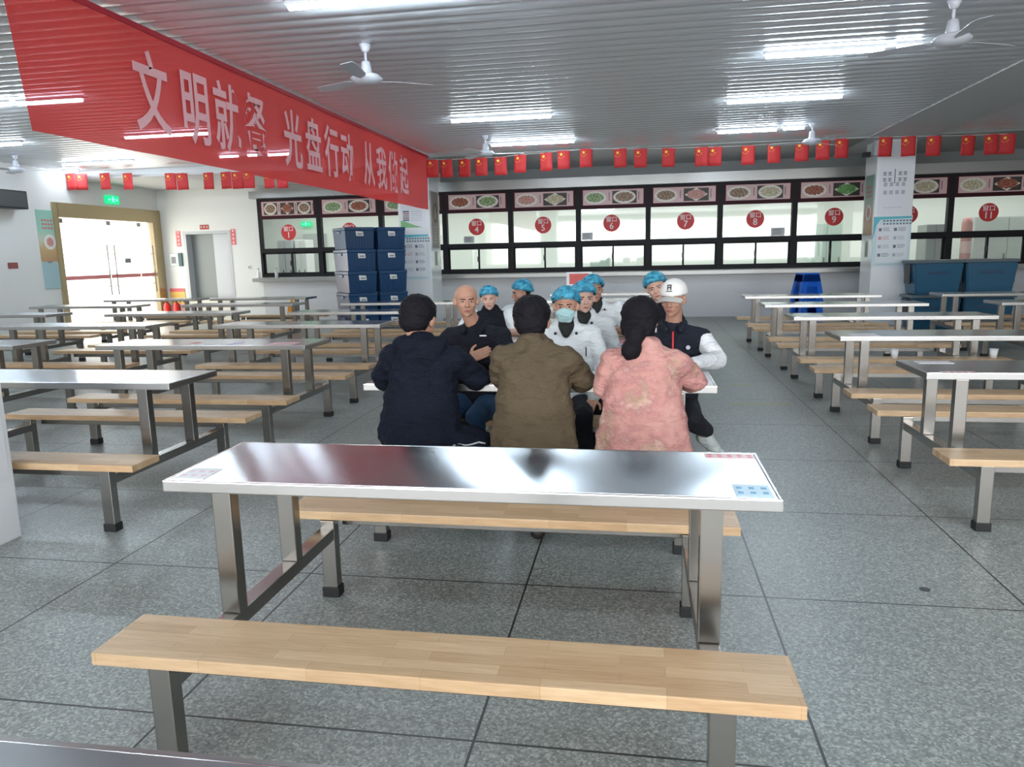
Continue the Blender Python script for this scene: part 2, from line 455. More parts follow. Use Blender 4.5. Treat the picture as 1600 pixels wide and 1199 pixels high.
# ------------------------------------------------------------------ serving windows
def sash(x0, x1, z0, z1, par, name, handle_x=None, y=WY + 0.03):
    bm = B_(); t = 0.035
    box(bm, x0, x0 + t, y, y + 0.035, z0, z1); box(bm, x1 - t, x1, y, y + 0.035, z0, z1)
    box(bm, x0 + t, x1 - t, y, y + 0.035, z0, z0 + t); box(bm, x0 + t, x1 - t, y, y + 0.035, z1 - t, z1)
    s = obj(name, bm, FRAME, par)
    bm = B_(); box(bm, x0 + t, x1 - t, y + 0.014, y + 0.02, z0 + t, z1 - t); obj('pane', bm, GLASS, s)
    if handle_x is not None:
        bm = B_(); box(bm, handle_x - 0.018, handle_x + 0.018, y - 0.035, y, (z0 + z1) / 2 - 0.06, (z0 + z1) / 2 + 0.06, bev=0.006); obj('handle', bm, BLACK, s)
    return s
DISH = {1: ['B', 'R', 'B'], 2: ['G', 'R'], 3: ['G', 'P'], 4: ['RG', 'G'], 5: ['K', 'L'], 6: ['G', 'N'], 7: ['N', 'K'], 8: ['N', 'L'], 9: ['R', 'E'], 10: ['N', 'P'], 11: ['L', 'R'], 12: ['G', 'R']}
FOODS = {'B': (F_BROWN, 'brown braised meat'), 'R': (F_RED, 'red braised meat'), 'G': (F_GREEN, 'chopped greens'), 'RG': (F_RED, 'dark red meat'), 'K': (F_PINK, 'pink meat'), 'L': (F_PALE, 'pale stir fry'),
         'N': (F_BROWN, 'brown shreds'), 'E': (F_LEAF, 'bright green leaves'), 'P': (F_PALE, 'pale stir fry')}
PLATESHAPE = ['round', 'rect', 'round', 'diamond']
NUMW = ['', 'one', 'two', 'three', 'four', 'five', 'six', 'seven', 'eight', 'nine', 'ten', 'eleven', 'twelve']
for k in range(1, NWIN + 1):
    x0 = W0 + WM * (k - 1); x1 = x0 + WM; xc = (x0 + x1) / 2
    w_ = bpy.data.objects.new('window_%d' % k, None); C.objects.link(w_); w_.location = (0, 0, 0); w_['kind'] = 'structure'
    bm = B_()
    f_ = 0.055
    box(bm, x0, x0 + f_, WY - 0.03, WY + 0.10, WZ0, WZ1); box(bm, x1 - f_, x1, WY - 0.03, WY + 0.10, WZ0, WZ1)
    box(bm, x0 + f_, x1 - f_, WY - 0.03, WY + 0.10, WZ0, WZ0 + 0.07)
    box(bm, x0 + f_, x1 - f_, WY - 0.03, WY + 0.10, 1.61, 1.71)
    box(bm, x0 + f_, x1 - f_, WY - 0.03, WY + 0.10, WZ1 - 0.045, WZ1)
    fr = obj('window_frame', bm, FRAME, w_)
    bm = B_(); box(bm, x0 + f_, x1 - f_, WY + 0.03, WY + 0.036, 1.71, 2.39); obj('upper_pane', bm, GLASS, w_)
    sash(x0 + f_, xc + 0.02, WZ0 + 0.07, 1.61, w_, 'sliding_sash', handle_x=xc - 0.01)
    sash(xc - 0.02, x1 - f_, WZ0 + 0.07, 1.61, w_, 'sliding_sash', y=WY + 0.067)
    # menu light box in the top of the window
    num_label = {1: 'leftmost one, three dishes', 2: 'second from the left'}.get(k)
    dishes = DISH[k]
    where = 'above serving window %s' % NUMW[k]
    mb = thing('menu_board', 'pink menu board in dark red frame %s, with %s pictures' % (where, 'three dish' if len(dishes) == 3 else 'two dish'), 'menu board', (xc, WY - 0.03, 2.60), 0, 'menu boards above the serving windows')
    hw = WM / 2 - f_
    bm = B_()
    box(bm, -hw, -hw + 0.05, 0, 0.05, -0.205, 0.225); box(bm, hw - 0.05, hw, 0, 0.05, -0.205, 0.225)
    box(bm, -hw + 0.05, hw - 0.05, 0, 0.05, -0.205, -0.125); box(bm, -hw + 0.05, hw - 0.05, 0, 0.05, 0.20, 0.225)
    obj('board_frame', bm, FRAMER, mb)
    bm = B_(); box(bm, -hw + 0.05, hw - 0.05, 0.012, 0.05, -0.125, 0.20); obj('panel', bm, PINKP, mb)
    nd = len(dishes)
    for i, d in enumerate(dishes):
        px = (i + 0.5) / nd * (2 * hw - 0.14) - (hw - 0.07) - 0.07 * (nd == 2)
        bm = B_()
        ww = 0.262 if nd == 2 else 0.17
        kind = PLATESHAPE[(k * 2 + i) % 4]
        if kind in ('rect', 'diamond') or nd == 3:
            box(bm, px - ww, px + ww, 0.006, 0.011, -0.10, 0.165, mi=1)
        seg = 28 if kind != 'diamond' else 4
        pts = [(px + ww * 0.93 * math.cos(2 * PI * j / seg), 0.0045, 0.033 + 0.138 * math.sin(2 * PI * j / seg)) for j in range(seg)]
        poly(bm, pts, 0)
        fo, nm = FOODS[d]
        pts = []
        for j in range(30):
            rr = 1 + 0.10 * math.sin(3 * j * 0.9 + k) + 0.06 * math.sin(j * 2.3 + i)
            pts.append((px + ww * 0.74 * rr * math.cos(2 * PI * j / 30), 0.003, 0.036 + 0.098 * rr * math.sin(2 * PI * j / 30)))
        poly(bm, pts, 2)
        o = obj('dish_picture', bm, [PLATE, DARKP, fo], mb); o['label'] = 'picture of %s on a plate' % nm
        bm = B_()
        for q in range(5): box(bm, px + ww + 0.035, px + ww + 0.055, 0.008, 0.011, 0.11 - q * 0.035, 0.13 - q * 0.035)
        obj('caption', bm, FRAMER, mb)
    # round number sign on the glass
    if k <= 11:
        sgn = thing('number_sign', 'round red window sign with the number %s' % NUMW[k], 'sign', (xc - 0.03 + (0.07 if k in (7, 9) else 0), WY + 0.022, 2.08), 0, 'round red numbers on the serving windows')
        if k in (2, 3): sgn['label'] = 'round red window sign numbered %s, %s' % (NUMW[k], 'peeking over the stacked blue crates' if k == 2 else 'hidden behind the stacked blue crates')
        if k == 10: sgn['label'] = 'round red window sign half hidden by the poster pillar on the right'
        bm = B_(); cyl(bm, (0, 0.006, 0), (0, 0, 0), 0.185, seg=40); obj('disc', bm, RED, sgn)
        text('窗口', 0.125, LETTER, sgn, (0, -0.001, 0.075), (PI / 2, 0, 0), bold=0.001, depth=0.001)
        text(str(k), 0.19, LETTER, sgn, (0, -0.001, -0.065), (PI / 2, 0, 0), bold=0.002, depth=0.001)

# notices on the glass
def notice(x, z, w, h, label):
    t = thing('notice', label, 'notice', (x, WY + 0.024, z))
    boxo('sheet', (-w / 2, w / 2, 0, 0.003, -h / 2, h / 2), LGREY, t)
    bm = B_()
    for i in range(4): box(bm, -w * 0.38, w * (0.3 - 0.1 * (i % 2)), -0.002, 0, h * (0.28 - 0.18 * i), h * (0.33 - 0.18 * i))
    obj('print', bm, DGREY, t)
notice(-3.83, 1.80, 0.24, 0.15, 'small grey notice taped low on the glass of window four')
notice(-1.13, 1.81, 0.24, 0.16, 'small grey notice taped low on the glass of window six')
notice(2.93, 1.80, 0.28, 0.17, 'small grey notice taped low on the glass of window eight')

# kitchen furniture seen through the glass
def cabinet(x0, x1, y0, y1, z1, m, label, name='kitchen_cabinet', cat='cabinet', doors=2):
    t = thing(name, label, cat, ((x0 + x1) / 2, y0, 0))
    w = (x1 - x0) / 2; d = y1 - y0
    boxo('body', (-w, w, 0.02, d, 0.0, z1), m, t, bev=0.01)
    for i in range(doors):
        a = -w + 2 * w * i / doors; b = a + 2 * w / doors
        dd = boxo('cabinet_door', (a + 0.01, b - 0.01, 0, 0.02, 0.08, z1 - 0.02), m, t, bev=0.004)
        boxo('handle', (b - 0.07, b - 0.05, -0.03, 0, z1 * 0.45, z1 * 0.6), BRUSH, dd)
cabinet(-9.37, -8.96, 18.6, 19.2, 1.95, LGREY, 'tall pale grey cabinet seen through the glass of window one')
cabinet(-8.93, -8.62, 18.7, 19.2, 1.95, WHITE, 'tall white cabinet beside the grey one seen through window one')
cabinet(4.07, 4.75, 19.0, 19.6, 2.02, KGREEN, 'pale green glass cabinet seen through the glass of window nine')
cabinet(-1.16, -0.69, 18.3, 18.9, 1.38, KGREEN, 'low pale green appliance seen through the lower pane of window six')
cabinet(6.36, 6.74, 18.3, 18.9, 1.9, MGREY, 'grey kitchen unit seen through the glass between windows ten and eleven')
cabinet(7.50, 8.9, 18.7, 19.4, 2.05, KGREY, 'large grey green appliance seen through window eleven', 'kitchen_appliance', 'appliance')
t = thing('canister', 'tall pinkish red cylinder behind the glass of window eleven', 'canister', (7.18, 18.3, 0))
bm = B_(); lathe(bm, [(0.10, 0), (0.11, 0.02), (0.11, 1.9), (0.09, 2.0), (0.04, 2.04)]); obj('body', bm, KRED, t)
bm = B_(); lathe(bm, [(0.112, 1.25), (0.114, 1.26), (0.114, 1.5), (0.112, 1.51)]); obj('band', bm, PINKP, t)
def exit_sign(loc, rotz, s, label):
    t = thing('exit_sign', label, 'exit sign', loc, rotz)
    boxo('housing', (-0.21 * s, 0.21 * s, 0.0, 0.05, -0.09 * s, 0.09 * s), EXITG, t, bev=0.006)
    bm = B_()
    cyl(bm, (0.0, -0.004, 0.055 * s), (0.0, 0.0, 0.055 * s), 0.017 * s, seg=12)
    for a, b in (((0, 0.04), (0.0, -0.01)), ((0, 0.03), (0.05, 0.012)), ((0, 0.03), (-0.045, 0.01)), ((0, -0.01), (0.04, -0.055)), ((0, -0.01), (-0.045, -0.05)), ((-0.14, 0), (-0.09, 0)), ((0.14, 0), (0.09, 0)), ((-0.14, 0), (-0.12, 0.02)), ((0.14, 0), (0.12, 0.02)), ((-0.14, 0), (-0.12, -0.02)), ((0.14, 0), (0.12, -0.02))):
        cyl(bm, (a[0] * s, -0.002, a[1] * s), (b[0] * s, -0.002, b[1] * s), 0.011 * s, seg=6)
    obj('running_figure', bm, EXITW, t)
    return t
exit_sign((LX + 0.052, 15.28, 2.835), PI / 2, 1.0, 'glowing green exit sign above the bright glass entrance')
exit_sign((-9.28, 20.25, 2.42), 0, 0.75, 'green exit sign inside the kitchen seen through window one')
cabinet(-9.38, -8.75, 20.2, 20.38, 2.15, KGREY, 'grey kitchen door seen under the exit sign through window one', 'kitchen_door', 'door', 1)

# ------------------------------------------------------------------ entrance (left wall)
d1 = bpy.data.objects.new('door_1', None); C.objects.link(d1); d1['kind'] = 'structure'
bm = B_()
box(bm, LX - 0.05, LX + 0.05, 13.60, 16.90, 2.39, 2.68, bev=0.004)
box(bm, LX - 0.05, LX + 0.05, 16.60, 16.90, 0, 2.39, bev=0.004)
box(bm, LX - 0.05, LX + 0.05, 13.50, 13.62, 0, 2.68, bev=0.004)
obj('door_frame', bm, GOLD, d1)
def leaf(y0, y1, hy):
    bm = B_(); box(bm, LX - 0.03, LX - 0.018, y0, y1, 0.02, 2.38)
    lf = obj('door_leaf', bm, DGLASS, d1)
    bm = B_(); cyl(bm, (LX + 0.05, hy, 0.75), (LX + 0.05, hy, 1.85), 0.012, seg=10)
    for z in (0.95, 1.65): cyl(bm, (LX + 0.05, hy, z), (LX - 0.018, hy, z), 0.009, seg=8)
    obj('door_handle', bm, BRUSH, lf)
    bm = B_(); box(bm, LX - 0.017, LX - 0.014, y0, y1, 1.12, 1.20); o = obj('pink_stripe', bm, mat('pink_film', (0.75, 0.25, 0.25), 0.5), lf)
    bm = B_(); box(bm, LX - 0.032, LX - 0.014, y0 + 0.02, y0 + 0.14, 2.28, 2.37); box(bm, LX - 0.032, LX - 0.014, y1 - 0.14, y1 - 0.02, 0.02, 0.10); obj('hinge_clamp', bm, BRUSH, lf)
leaf(13.64, 15.02, 14.92); leaf(15.05, 16.05, 15.15); leaf(16.08, 16.58, 16.50)
boxo('notice_sticker', (LX - 0.014, LX - 0.011, 15.55, 15.75, 1.45, 1.55), MGREY, d1)

# lift doors in the back wall
d2 = bpy.data.objects.new('door_2', None); C.objects.link(d2); d2['kind'] = 'structure'
bm = B_()
box(bm, -10.96, -10.88, WY - 0.01, WY + 0.3, 0, 2.165); box(bm, -9.78, -9.70, WY - 0.01, WY + 0.3, 0, 2.165); box(bm, -10.88, -9.78, WY - 0.01, WY + 0.3, 2.10, 2.165)
obj('door_frame', bm, LGREY, d2)
boxo('door_panel', (-10.88, -10.28, WY + 0.22, WY + 0.26, 0.0, 2.10), mat('lift_dark_grey', (0.20, 0.22, 0.22), 0.4, 0.2), d2)
boxo('door_panel', (-10.28, -9.78, WY + 0.19, WY + 0.22, 0.0, 2.10), mat('lift_pale_grey', (0.42, 0.44, 0.47), 0.35, 0.2), d2)
t = thing('rodent_barrier', 'low cream barrier board standing across the grey lift doorway', 'barrier', (-10.33, WY - 0.03, 0))
CREAM = mat('cream_board', (0.72, 0.70, 0.60), 0.5)
boxo('board', (-0.58, 0.58, 0, 0.02, 0.0, 0.55), CREAM, t, bev=0.003)
boxo('top_rail', (-0.58, 0.58, -0.008, 0.0, 0.52, 0.56), LGREY, t)
def strip(loc, w, h, label, name, n, vertical=True, col=RED):
    t = thing(name, label, 'sign', loc)
    boxo('plate', (-w / 2, w / 2, 0, 0.012, -h / 2, h / 2), col, t, bev=0.002)
    bm = B_()
    for i in range(n):
        if vertical: cz = h * (0.5 - (i + 0.5) / n); cx = 0; s = min(w, h / n) * 0.3
        else: cx = w * (-0.5 + (i + 0.5) / n); cz = 0; s = min(h, w / n) * 0.3
        box(bm, cx - s, cx + s, -0.002, 0, cz + s * 0.6, cz + s * 0.9); box(bm, cx - s, cx + s, -0.002, 0, cz - s * 0.2, cz + s * 0.1)
        box(bm, cx - s * 0.15, cx + s * 0.15, -0.0015, 0, cz - s, cz + s)
    obj('characters', bm, LETTER, t)
PINKR = mat('faded_red', (0.72, 0.14, 0.16), 0.5)
strip((-11.08, WY - 0.012, 2.0), 0.115, 0.37, 'narrow upright red sign left of the grey lift doorway', 'wall_strip_sign', 4, True, PINKR)
strip((-9.63, WY - 0.012, 2.01), 0.115, 0.37, 'narrow upright red sign right of the grey lift doorway', 'wall_strip_sign', 4, True, PINKR)
strip((-10.37, WY - 0.012, 2.26), 0.23, 0.11, 'small dark red plaque centred above the lift doorway', 'wall_plaque', 3, False, mat('plaque_red', (0.36, 0.04, 0.03), 0.4))
t = thing('wall_notice_frame', 'small framed notice left of the lift doorway on white wall', 'notice', (-11.25, WY - 0.02, 1.50))
boxo('frame', (-0.12, 0.12, 0, 0.02, -0.16, 0.16), mat('pale_green_frame', (0.55, 0.68, 0.6), 0.4), t)
boxo('sheet', (-0.10, 0.10, -0.003, 0, -0.14, 0.14), WHITE, t)
boxo('picture', (-0.06, 0.06, -0.005, -0.003, -0.09, 0.07), MGREY, t)
boxo('wall_control_box', (-11.11, -11.02, WY - 0.05, WY, 1.34, 1.66), mat('dark_teal', (0.03, 0.09, 0.10), 0.4), None)
tag(bpy.data.objects['wall_control_box'], 'dark teal box on the wall just left of the lift doorway', 'control box')
# fire cabinet board and extinguishers
t = thing('fire_point_board', 'yellow and red fire safety board beside the glass entrance', 'board', (-11.24, WY - 0.02, 0))
boxo('panel', (-0.20, 0.20, 0, 0.02, 0.10, 0.80), mat('fire_board_yellow', (0.80, 0.50, 0.12), 0.5), t)
boxo('header', (-0.20, 0.20, -0.004, 0, 0.72, 0.80), PINKR, t)
bm = B_()
for i in range(4): poly(bm, [(-0.17 + i * 0.1, -0.003, 0.46), (-0.13 + i * 0.1, -0.003, 0.46), (-0.10 + i * 0.1, -0.003, 0.52), (-0.14 + i * 0.1, -0.003, 0.52)])
obj('hazard_stripe', bm, BLACK, t)
boxo('lower_band', (-0.20, 0.20, -0.004, 0, 0.10, 0.42), mat('pale_pink_band', (0.72, 0.45, 0.42), 0.5), t)
def extinguisher(loc, label):
    t = thing('fire_extinguisher', label, 'fire extinguisher', loc, 0, 'fire extinguishers under the fire board')
    bm = B_(); lathe(bm, [(0.06, 0), (0.078, 0.02), (0.08, 0.36), (0.06, 0.43), (0.025, 0.46), (0.025, 0.49)]); obj('cylinder', bm, EXTRED, t)
    bm = B_(); box(bm, -0.015, 0.015, -0.06, 0.03, 0.49, 0.53, bev=0.004); cyl(bm, (0, 0.02, 0.5), (0.09, 0.02, 0.40), 0.008, seg=8); cyl(bm, (0.09, 0.02, 0.40), (0.09, 0.0, 0.12), 0.01, seg=8); obj('valve_and_hose', bm, BLACK, t)
extinguisher((-11.10, 16.6, 0), 'red fire extinguisher nearer the lift doorway')
extinguisher((-11.36, 16.6, 0), 'red fire extinguisher nearer the glass entrance')
t = thing('light_switch', 'small switch plate on wall right of the lift doorway', 'switch', (-9.28, WY - 0.01, 1.28))
boxo('plate', (-0.04, 0.04, 0, 0.01, -0.05, 0.05), CREAM, t); boxo('rocker', (-0.015, 0.015, -0.004, 0, -0.025, 0.025), MGREY, t)

# posters on the left wall
def gradposter(name, stops, axis_h, rough=0.4):
    m = mat(name, rough=rough)
    sp = node(m, 'ShaderNodeSeparateXYZ'); m.node_tree.links.new(objco(m), sp.inputs[0])
    fac = mathn(m, 'ADD', mathn(m, 'DIVIDE', sp.outputs[2], axis_h), 0.5)
    n1 = mathn(m, 'ADD', fac, mathn(m, 'MULTIPLY', mathn(m, 'SUBTRACT', noise_tex(m, objco(m), 8, 3), 0.5), 0.12))
    m.node_tree.links.new(ramp(m, n1, stops), nt(m)[2].inputs['Base Color'])
    return m
PG = gradposter('poster_green_to_tan', [(0.0, (0.42, 0.26, 0.14)), (0.28, (0.55, 0.38, 0.18)), (0.42, (0.55, 0.58, 0.45)), (0.6, (0.30, 0.55, 0.45)), (1.0, (0.28, 0.50, 0.42))], 1.0)
def wall_poster(loc, rotz, w, h, label, material, disc=True):
    t = thing('poster', label, 'poster', loc, rotz)
    bm = B_(); box(bm, -w / 2, w / 2, 0, 0.012, -h / 2, h / 2); obj('sheet', bm, material, t)
    if disc:
        bm = B_(); cyl(bm, (0.02, 0, -0.12 * h), (0.02, -0.003, -0.12 * h), w * 0.30, seg=24); o = obj('plate_picture', bm, mat('plate_pic', (0.72, 0.72, 0.70), 0.5), t)
        bm = B_(); cyl(bm, (0.02, -0.003, -0.12 * h), (0.02, -0.005, -0.12 * h), w * 0.18, seg=16); obj('food_picture', bm, F_PINK, t)
        bm = B_()
        for i in range(3):
            for j in range(4): box(bm, -w * 0.28 + j * w * 0.15, -w * 0.18 + j * w * 0.15, -0.003, 0, h * (0.28 - i * 0.075), h * (0.32 - i * 0.075))
        obj('heading', bm, mat('poster_heading_red', (0.55, 0.16, 0.16), 0.5), t)
    return t
wall_poster((LX + 0.012, 13.33, 2.01), PI / 2, 0.50, 1.0, 'green and tan food poster on the wall left of the entrance', PG)
t = thing('wall_notice_panel', 'pale blue plastic notice panel under the green and tan poster', 'notice board', (LX + 0.012, 13.29, 1.23), PI / 2)
boxo('panel', (-0.21, 0.21, 0, 0.012, -0.26, 0.26), mat('pale_blue_panel', (0.36, 0.52, 0.56), 0.3), t)
boxo('clip', (-0.05, 0.05, -0.01, 0, 0.25, 0.28), MGREY, t)
t = thing('wall_plate', 'small dark red plate on the left wall near the poster', 'sign', (LX + 0.012, 12.38, 1.445), PI / 2)
boxo('plate', (-0.11, 0.11, 0, 0.012, -0.055, 0.055), mat('dull_red_plate', (0.24, 0.06, 0.06), 0.5), t)
boxo('border', (-0.095, 0.095, -0.002, 0, -0.04, 0.04), mat('dull_red_plate_2', (0.28, 0.08, 0.08), 0.5), t)
t = thing('wall_speaker', 'black loudspeaker high on the left wall', 'speaker', (LX + 0.30, 12.20, 2.64), PI / 2)
boxo('cabinet', (-0.40, 0.40, 0, 0.24, -0.165, 0.165), BLACK, t, bev=0.012)
boxo('grille', (-0.37, 0.37, -0.008, 0.0, -0.14, 0.14), DGREY, t)
boxo('bracket', (-0.05, 0.05, 0.24, 0.30, -0.05, 0.05), DGREY, t)

# posters on the pillars
PCY = mat('poster_pale_cyan', (0.62, 0.76, 0.80), 0.35)
CY = mat('poster_cyan', (0.10, 0.48, 0.58), 0.4)
INK = mat('poster_ink', (0.17, 0.18, 0.24), 0.5)
INKR = mat('poster_ink_pink', (0.62, 0.30, 0.34), 0.5)
INKL = mat('poster_ink_pale', (0.42, 0.46, 0.52), 0.5)
def rule_poster(x0, x1, z0, z1, y, label):
    t = thing('rules_poster', label, 'poster', ((x0 + x1) / 2, y, (z0 + z1) / 2))
    w = (x1 - x0); h = z1 - z0
    boxo('sheet', (-w / 2, w / 2, 0, 0.006, -h / 2, h / 2), PCY, t)
    bm = B_(); poly(bm, [(-w / 2, -0.001, h / 2), (-w / 2, -0.001, h * 0.05), (-w / 2 + 0.05, -0.001, h * 0.33), (-w / 2 + 0.11, -0.001, h / 2 - 0.05), (w / 2, -0.001, h / 2 - 0.035), (w / 2, -0.001, h / 2)][::-1])
    obj('cyan_border', bm, CY, t)
    boxo('inner_panel', (-w * 0.40, w * 0.42, -0.002, 0, -h * 0.42, h * 0.36), mat('poster_inner', (0.76, 0.80, 0.84), 0.4), t)
    bm = B_()
    rng = random.Random(int(x0 * 10))
    for r in range(2):
        for j in range(9): box(bm, -w * 0.25 + j * 0.055, -w * 0.25 + j * 0.055 + 0.035, -0.004, -0.002, h * (0.40 - r * 0.06), h * (0.43 - r * 0.06))
    obj('heading', bm, INK, t)
    for r in range(4):
        for c in range(2):
            bm = B_(); cx = -w * 0.20 + c * w * 0.40; cz = h * (0.25 - r * 0.17)
            box(bm, cx - 0.10, cx - 0.05, -0.004, -0.002, cz - 0.035, cz + 0.02)
            for q in range(3): box(bm, cx - 0.03, cx + 0.07 + rng.random() * 0.04, -0.004, -0.002, cz - 0.032 + q * 0.024, cz - 0.024 + q * 0.024)
            obj('rule_entry', bm, INKR if (r, c) == (1, 0) else (INK if rng.random() < 0.5 else INKL), t)
    boxo('footer_line', (-w * 0.4, w * 0.42, -0.004, -0.002, -h * 0.46, -h * 0.45), INKL, t)
rule_poster(4.20, 4.84, 1.08, 1.97, 14.692, 'pale blue rules poster on the right pillar, lower one')
rule_poster(-4.755, -4.15, 0.98, 1.88, 14.692, 'pale blue rules poster on the left pillar, lower one')
t = thing('slogan_poster', 'white slogan poster high on the front of the right pillar', 'poster', (4.51, 14.694, 2.48))
boxo('sheet', (-0.26, 0.26, 0, 0.006, -0.48, 0.48), mat('poster_white_lilac', (0.74, 0.75, 0.80), 0.3), t)
bm = B_()
for r in range(2):
    for j in (0, 1, 3, 4):
        cx = -0.17 + j * 0.085; cz = 0.24 - r * 0.105; s = 0.031
        box(bm, cx - s, cx + s, -0.002, 0, cz + s * 0.6, cz + s); box(bm, cx - s, cx + s, -0.002, 0, cz - s * 0.2, cz + s * 0.15); box(bm, cx - s * 0.2, cx + s * 0.2, -0.002, 0, cz - s, cz + s); box(bm, cx - s, cx + s, -0.002, 0, cz - s, cz - s * 0.7)
box(bm, -0.008, 0.008, -0.002, 0, 0.07, 0.32)
obj('bold_characters', bm, INK, t)
bm = B_()
for r in range(2):
    for j in range(4):
        b3 = B_(); box(b3, -0.18 + j * 0.10, -0.12 + j * 0.10, -0.002, 0, 0.02 - r * 0.14, 0.09 - r * 0.14); obj('small_drawing', b3, INKL, t)
for j in range(8): box(bm, -0.16 + j * 0.04, -0.14 + j * 0.04, -0.002, 0, -0.36, -0.345)
obj('small_print', bm, INKL, t)
t = thing('chart_poster', 'white chart poster with green foot high on the left pillar', 'poster', (-4.46, 14.694, 2.22))
boxo('sheet', (-0.25, 0.25, 0, 0.006, -0.20, 0.24), mat('poster_white_lilac'), t)
for i, cc in enumerate(((0.10, 0.16, 0.22), (0.5, 0.15, 0.15), (0.15, 0.3, 0.3), (0.35, 0.15, 0.14), (0.08, 0.16, 0.22))):
    boxo('colour_bar', (-0.20, -0.07, -0.002, 0, 0.10 - i * 0.042, 0.13 - i * 0.042), mat('bar_%d' % i, cc, 0.5), t)
bm = B_()
for i in range(5):
    for j in range(5): box(bm, -0.02 + j * 0.045, 0.005 + j * 0.045, -0.002, 0, 0.105 - i * 0.042, 0.12 - i * 0.042)
obj('chart_text', bm, INKL, t)
bm = B_(); poly(bm, [(-0.25, -0.001, -0.20), (0.2, -0.001, -0.20), (0.02, -0.001, -0.15), (-0.18, -0.001, -0.07), (-0.25, -0.001, -0.06)]); obj('green_hill', bm, mat('poster_green', (0.22, 0.50, 0.22), 0.5), t)
PG2 = gradposter('poster_side_tan', [(0.0, (0.30, 0.16, 0.08)), (0.3, (0.45, 0.26, 0.12)), (0.45, (0.42, 0.32, 0.25)), (0.62, (0.25, 0.42, 0.36)), (1.0, (0.20, 0.36, 0.30))], 1.08)
wall_poster((4.194, 15.05, 2.19), -PI / 2, 0.52, 1.08, 'green and tan food poster on the side of the right pillar', PG2)
t = thing('poster', 'grey brown poster on the side of the left pillar', 'poster', (-4.096, 15.07, 2.17), PI / 2)
boxo('sheet', (-0.25, 0.25, 0, 0.006, -0.56, 0.56), mat('poster_taupe', (0.32, 0.29, 0.25), 0.5), t)
bm = B_()
for rr, n in ((0.13, 18),):
    for i in range(n):
        a = 2 * PI * i / n; b = 2 * PI * (i + 1) / n
        cyl(bm, (rr * math.cos(a), -0.002, 0.14 + 1.4 * rr * math.sin(a)), (rr * math.cos(b), -0.002, 0.14 + 1.4 * rr * math.sin(b)), 0.010, seg=6)
obj('oval_drawing', bm, mat('brown_ink', (0.14, 0.09, 0.06), 0.5), t)
bm = B_()
for i in range(6): box(bm, -0.12, 0.12 - (i % 2) * 0.06, -0.002, 0, -0.15 - i * 0.06, -0.13 - i * 0.06)
obj('poster_text', bm, mat('taupe_ink', (0.5, 0.47, 0.42), 0.5), t)
for sx_, yaw_, nm_ in ((4.194, -PI / 2, 'right'), (-4.099, PI / 2, 'left')):
    t = thing('hanging_card', 'small upright card hung low on the side of the %s pillar' % nm_, 'card', (sx_, 15.05, 1.40), yaw_)
    boxo('card', (-0.10, 0.10, 0, 0.006, -0.15, 0.15), mat('card_green_white', (0.50, 0.56, 0.48), 0.5), t)
    boxo('stripe', (-0.03, 0.05, -0.002, 0, -0.14, 0.12), mat('card_dark', (0.22, 0.28, 0.24), 0.5), t)
t = thing('security_camera', 'small black camera bracketed at the top of the right pillar', 'camera', (4.10, 14.72, 3.05))
boxo('bracket', (-0.02, 0.10, 0.02, 0.05, 0.02, 0.05), LGREY, t); boxo('lens_box', (-0.14, -0.02, -0.05, 0.08, -0.03, 0.06), BLACK, t, bev=0.01); boxo('mount_plate', (0.04, 0.10, 0.0, 0.08, 0.0, 0.28), LGREY, t)

# front pillar poster, seen edge on
t = thing('poster', 'white and pale orange notice on the nearest pillar at the left edge', 'poster', (-3.272, 3.0, 0.95), PI / 2)
boxo('sheet', (-0.3, 0.3, 0, 0.006, -0.6, 0.6), mat('notice_white', (0.76, 0.76, 0.80), 0.3), t)
bm = B_(); cyl(bm, (0.12, 0, -0.62), (0.12, -0.003, -0.62), 0.025, seg=16); obj('orange_dot', bm, mat('orange_dot', (0.75, 0.40, 0.18), 0.5), t)

# ------------------------------------------------------------------ lamps
def tube(x0, x1, y, z, ceil, label):
    t = thing('tube_lamp', label, 'ceiling lamp', ((x0 + x1) / 2, y, z), 0, 'fluorescent tubes under the ribbed ceiling')
    w = (x1 - x0) / 2
    bm = B_(); box(bm, -w, w, -0.028, 0.028, 0.014, ceil - z + 0.001, bev=0.003); obj('housing', bm, TUBEH, t)
    bm = B_(); cyl(bm, (-w + 0.02, 0, 0), (w - 0.02, 0, 0), 0.023, seg=10); obj('tube', bm, TUBE, t)
    return t
CZ = 3.28
tube(-2.58, -1.17, 5.55, CZ, ZC, 'large bright tube lamp at the top edge above the banner')
tube(-2.58, -1.166, 10.49, CZ, ZC, 'tube lamp right of the banner, nearer of the distant pair')
tube(-2.49, -1.055, 12.9, CZ, ZC, 'tube lamp right of the banner closest to the serving wall')
tube(1.184, 2.287, 7.95, CZ, ZC, 'longest bright tube lamp at the upper right')
tube(2.36, 2.595, 7.92, CZ, ZC, 'short tube lamp just right of the long upper right one')
tube(1.076, 2.48, 10.2, CZ, ZC, 'tube lamp in the right row, middle of three')
tube(1.21, 2.13, 12.67, CZ, ZC, 'tube lamp in the right row closest to the serving wall')
tube(2.19, 2.53, 12.63, CZ, ZC, 'short tube lamp beside the far right fan')
tube(1.1, 2.5, 2.9, CZ, ZC, 'tube lamp high over the aisle right of the photographer')
tube(-2.5, -1.1, 0.6, CZ, ZC, 'tube lamp high over the photographer on the left')
tube(-10.63, -9.15, 12.83, CZ, ZC, 'tube lamp under the left ceiling above the entrance corner')
tube(-11.4, -11.05, 13.75, CZ, ZC, 'short tube lamp at the far left wall behind the flags')
tube(-10.8, -9.31, 10.45, CZ, ZC, 'tube lamp at the left edge below the banner')
tube(-8.6, -7.13, 7.93, CZ, ZC, 'tube lamp at the far left edge beside the banner end')
